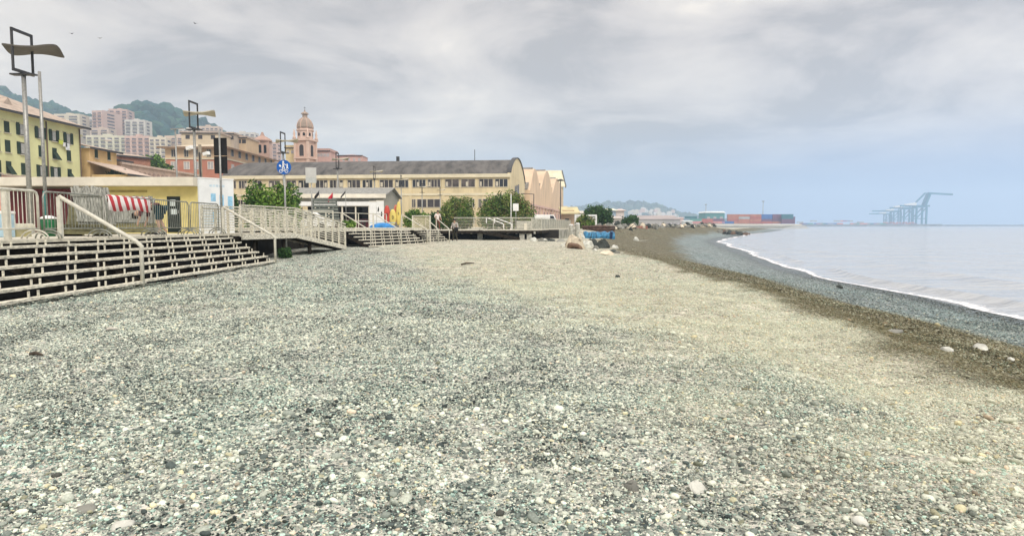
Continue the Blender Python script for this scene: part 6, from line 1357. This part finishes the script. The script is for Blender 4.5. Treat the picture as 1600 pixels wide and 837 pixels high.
for r_ in range(4):
    for c_, cn in enumerate(rowsC[r_].split()):
        if r_ == 3 and c_ == 5: continue
        container(1136 + c_ * 17.6, YCn + (c_ % 2) * .6, r_, cn, '%s shipping container in the %s of the long stack, %s' % (cn, lv[r_], colw[c_]))
for r_ in range(4):
    container(1221, 700, r_, 'teal' if r_ > 1 else 'purple', '%s container, %s of the separate stack at the quay end' % ('dark teal' if r_ > 1 else 'purple', ('lowest', 'second', 'third', 'topmost')[r_]))
for i, (px, r_, cn) in enumerate(((1078, 0, 'pink'), (1096, 0, 'red'), (1113, 0, 'pink'), (1096, 1, 'red'), (1113, 1, 'purple'), (1128, 0, 'blue'), (1078, 1, 'green'), (1070, 2, 'teal'))):
    container(px, 672, r_, cn, ('pink container lowest at the left end by the port office', 'red container on the ground below the teal shed', 'pink container in front of the teal shed', 'red container stacked below the teal shed', 'purple container right above the pink one by the teal shed', 'bright blue container on the ground right of the teal shed', 'green container on top of the pink one by the port office', 'teal container topmost by the port office')[i])
t, h = pole_thing('light_mast', 'very tall thin light mast behind the orange containers', 'mast', 1191.5, 760, 1.0, 315, .45, M_steel); mb = MB(); mb.lathe([(1.6, h), (1.8, h + .6), (.3, h + .9)], n=8); mb.build('lamp_head', M_steel, t)
t, h = pole_thing('light_mast', 'tall thin light mast left of the teal port shed', 'mast', 1102.5, 800, 1.0, 320, .42, M_steel); mb = MB(); mb.lathe([(1.5, h), (1.7, h + .6), (.3, h + .9)], n=8); mb.build('lamp_head', M_steel, t)
bw = thing('breakwater', 'thin dark breakwater line along the horizon', 'breakwater', (xat(1242, 1500), 1500, SEA)); e = Vector((xat(1700, 2200), 2200, SEA)) - Vector(bw.location)
mb = MB(); mb.beam((0, 0, 1.6), e + Vector((0, 0, 1.6)), 16, 6.0); mb.build('rubble_bank', M_bw, bw)
mb = MB(); mb.beam(e * .05 + Vector((0, 0, 5)), e * .32 + Vector((0, 0, 5)), 8, 1.8); mb.build('parapet', M_quay, bw)
rr = random.Random(9)
for i in range(26):
    px = 1245 + i * 5.2 + rr.uniform(-1, 1); cn = rr.choice(('pink', 'grey', 'grey', 'blue', 'green', 'purple')); Y = 1250
    container(px, Y, rr.choice((0, 0, 1, 2)), cn, cn + ' container among the far small ones left of the cranes', 3.4)['group'] = 'far containers left of the cranes'
for i in range(11):
    cn = ('red', 'pink', 'purple', 'red')[i % 4]; container(1375 + i * 5.0, 1640, i % 2, cn, cn + ' container at the foot of the harbour cranes', 4.8)['group'] = 'containers at the foot of the cranes'
pr_ = thing('port_platform', 'low grey port platform under the cranes', 'quay', (xat(1360, 1640), 1640, SEA)); mb = MB(); w = xat(1456, 1640) - pr_.location.x; mb.box(-180, w + 10, -25, 320, -.8, 5.9); mb.build('platform', M_quay, pr_)
mb = MB(); mb.box(-180, w + 10, -25.6, -25.01, 2.0, 5.4); mb.build('fender', M_bw, pr_)
M_crane = mat('teal_crane', (.0, .17, .26), .7, .1, .05)
def crane(label, px, Y, boom_up, sc, leftward):
    t = thing('harbour_crane', label, 'crane', (xat(px, Y), Y, 4.6), 0, 'ship to shore cranes in the port'); k = sc
    for x in (0, 27):
        for y in (0, 18): mb = MB(); mb.beam((x * k, y * k, 0), (x * k, y * k, 46 * k), 3.8 * k, 3.8 * k); mb.build('leg', M_crane, t)
    for y in (0, 18):
        mb = MB(); mb.beam((0, y * k, 15 * k), (27 * k, y * k, 15 * k), 2 * k, 2 * k); mb.build('crossbeam', M_crane, t); mb = MB(); mb.beam((0, y * k, 15 * k), (27 * k, y * k, 45 * k), 2.4 * k, 2.4 * k); mb.build('brace', M_crane, t); mb = MB(); mb.beam((0, y * k, 46 * k), (27 * k, y * k, 46 * k), 2.2 * k, 2.6 * k); mb.build('portal_beam', M_crane, t)
    b0, b1 = (-38, 40) if not leftward else (-75, 32); mb = MB(); mb.beam((b0 * k, 9 * k, 49 * k), (b1 * k, 9 * k, 49 * k), 5 * k, 4.4 * k); mb.build('girder', M_crane, t)
    mb = MB(); mb.prism([(-26, 50.6), (2, 50.6), (2, 58), (-24, 54)], lambda a, b: (a * k, 4 * k, b * k), lambda a, b: (a * k, 15 * k, b * k)); mb.build('machinery_house', M_white, t)
    if boom_up:
        for y in (3, 15): mb = MB(); mb.beam((24 * k, y * k, 47 * k), (37 * k, y * k, 82 * k), 4.6 * k, 5 * k); mb.build('tower', M_crane, t)
        mb = MB(); mb.beam((35 * k, 9 * k, 83 * k), (100 * k, 9 * k, 79.5 * k), 6 * k, 4.6 * k); mb.build('boom', M_crane, t); mb = MB(); mb.beam((3 * k, 9 * k, 58 * k), (27 * k, 9 * k, 83 * k), 3.4 * k, 3.4 * k); mb.build('backstay', M_crane, t); mb = MB(); mb.beam((26 * k, 9 * k, 82.5 * k), (37 * k, 9 * k, 82.5 * k), 3 * k, 3 * k); mb.build('apex', M_crane, t)
    else:
        mb = MB(); mb.beam((20 * k, 9 * k, 49 * k), (26 * k, 9 * k, 62 * k), 2.4 * k, 2.4 * k); mb.build('mast', M_crane, t); mb = MB(); mb.beam((26 * k, 9 * k, 62 * k), (b0 * .7 * k, 9 * k, 50 * k), .9 * k, .9 * k); mb.build('stay', M_crane, t)
    return t
crane('biggest harbour crane with its boom raised high to the right', 1431, 1720, True, 1.0, False)
crane('second harbour crane just left of the biggest one', 1412, 1830, False, .95, False)
crane('third harbour crane, lower, with a white machinery house', 1396, 1900, False, .80, True)
crane('lowest and leftmost harbour crane with a long boom to the left', 1384, 1880, False, .62, True)
rr = random.Random(21); M_hw = [mat('town_white', (.72, .68, .64), .9), mat('town_pink', (.66, .48, .42), .9), mat('town_sand', (.66, .58, .46), .9)]
hpr = []
for k in range(3):
    me = MB(); me.prism([(-7, 0), (7, 0), (7, 10), (0, 13), (-7, 10)], lambda a, b: (a, -5, b), lambda a, b: (a, 5, b)); o = me.build('hill_house', M_hw[k]); hpr.append(o)
for i in range(46):
    px = 985 + 75 * rr.random() ** .9; f = (px - 985) / 75; Y = 1950 + rr.uniform(-60, 120); py = rr.uniform(329 + f * 4, 340 + f * 2)
    o = hpr[i] if i < 3 else cp(hpr[i % 3]); p = at(px, py, Y); o.location = p; o.rotation_euler = (0, 0, rr.uniform(-.5, .5)); s = rr.uniform(.6, 1.1); o.scale = (s, s, s); tag(o, 'small pale house on the hazy headland', 'house', 'small houses on the headland')
# birds
for i, (px, py) in enumerate(((112, 53), (156, 60), (305, 37))):
    Y = 110; p = at(px, py, Y); t = thing('bird', ('gull flying highest left, right of the nearest lamp', 'gull flying between the two others, above the hill', 'gull flying rightmost of the three')[i], 'bird', tuple(p), R(30 * i)); mb = MB(); mb.lathe([(.01, -.22), (.06, -.1), (.07, .05), (.03, .2)], n=8); b = mb.build('body', M_darkst, t, True); b.rotation_euler = (R(90), 0, 0)
    for s_ in (-1, 1): mb = MB(); mb.hexa([(s_ * .04, -.08, 0), (s_ * .30, -.05, .12), (s_ * .30, .05, .12), (s_ * .04, .08, 0)], [(s_ * .04, -.08, .02), (s_ * .30, -.05, .14), (s_ * .30, .05, .14), (s_ * .04, .08, .02)]); mb.add(*([[(s_ * .30, -.05, .12), (s_ * .55, .05, .05), (s_ * .30, .05, .13)], [(0, 1, 2)]])); mb.build('wing', M_darkst, t)
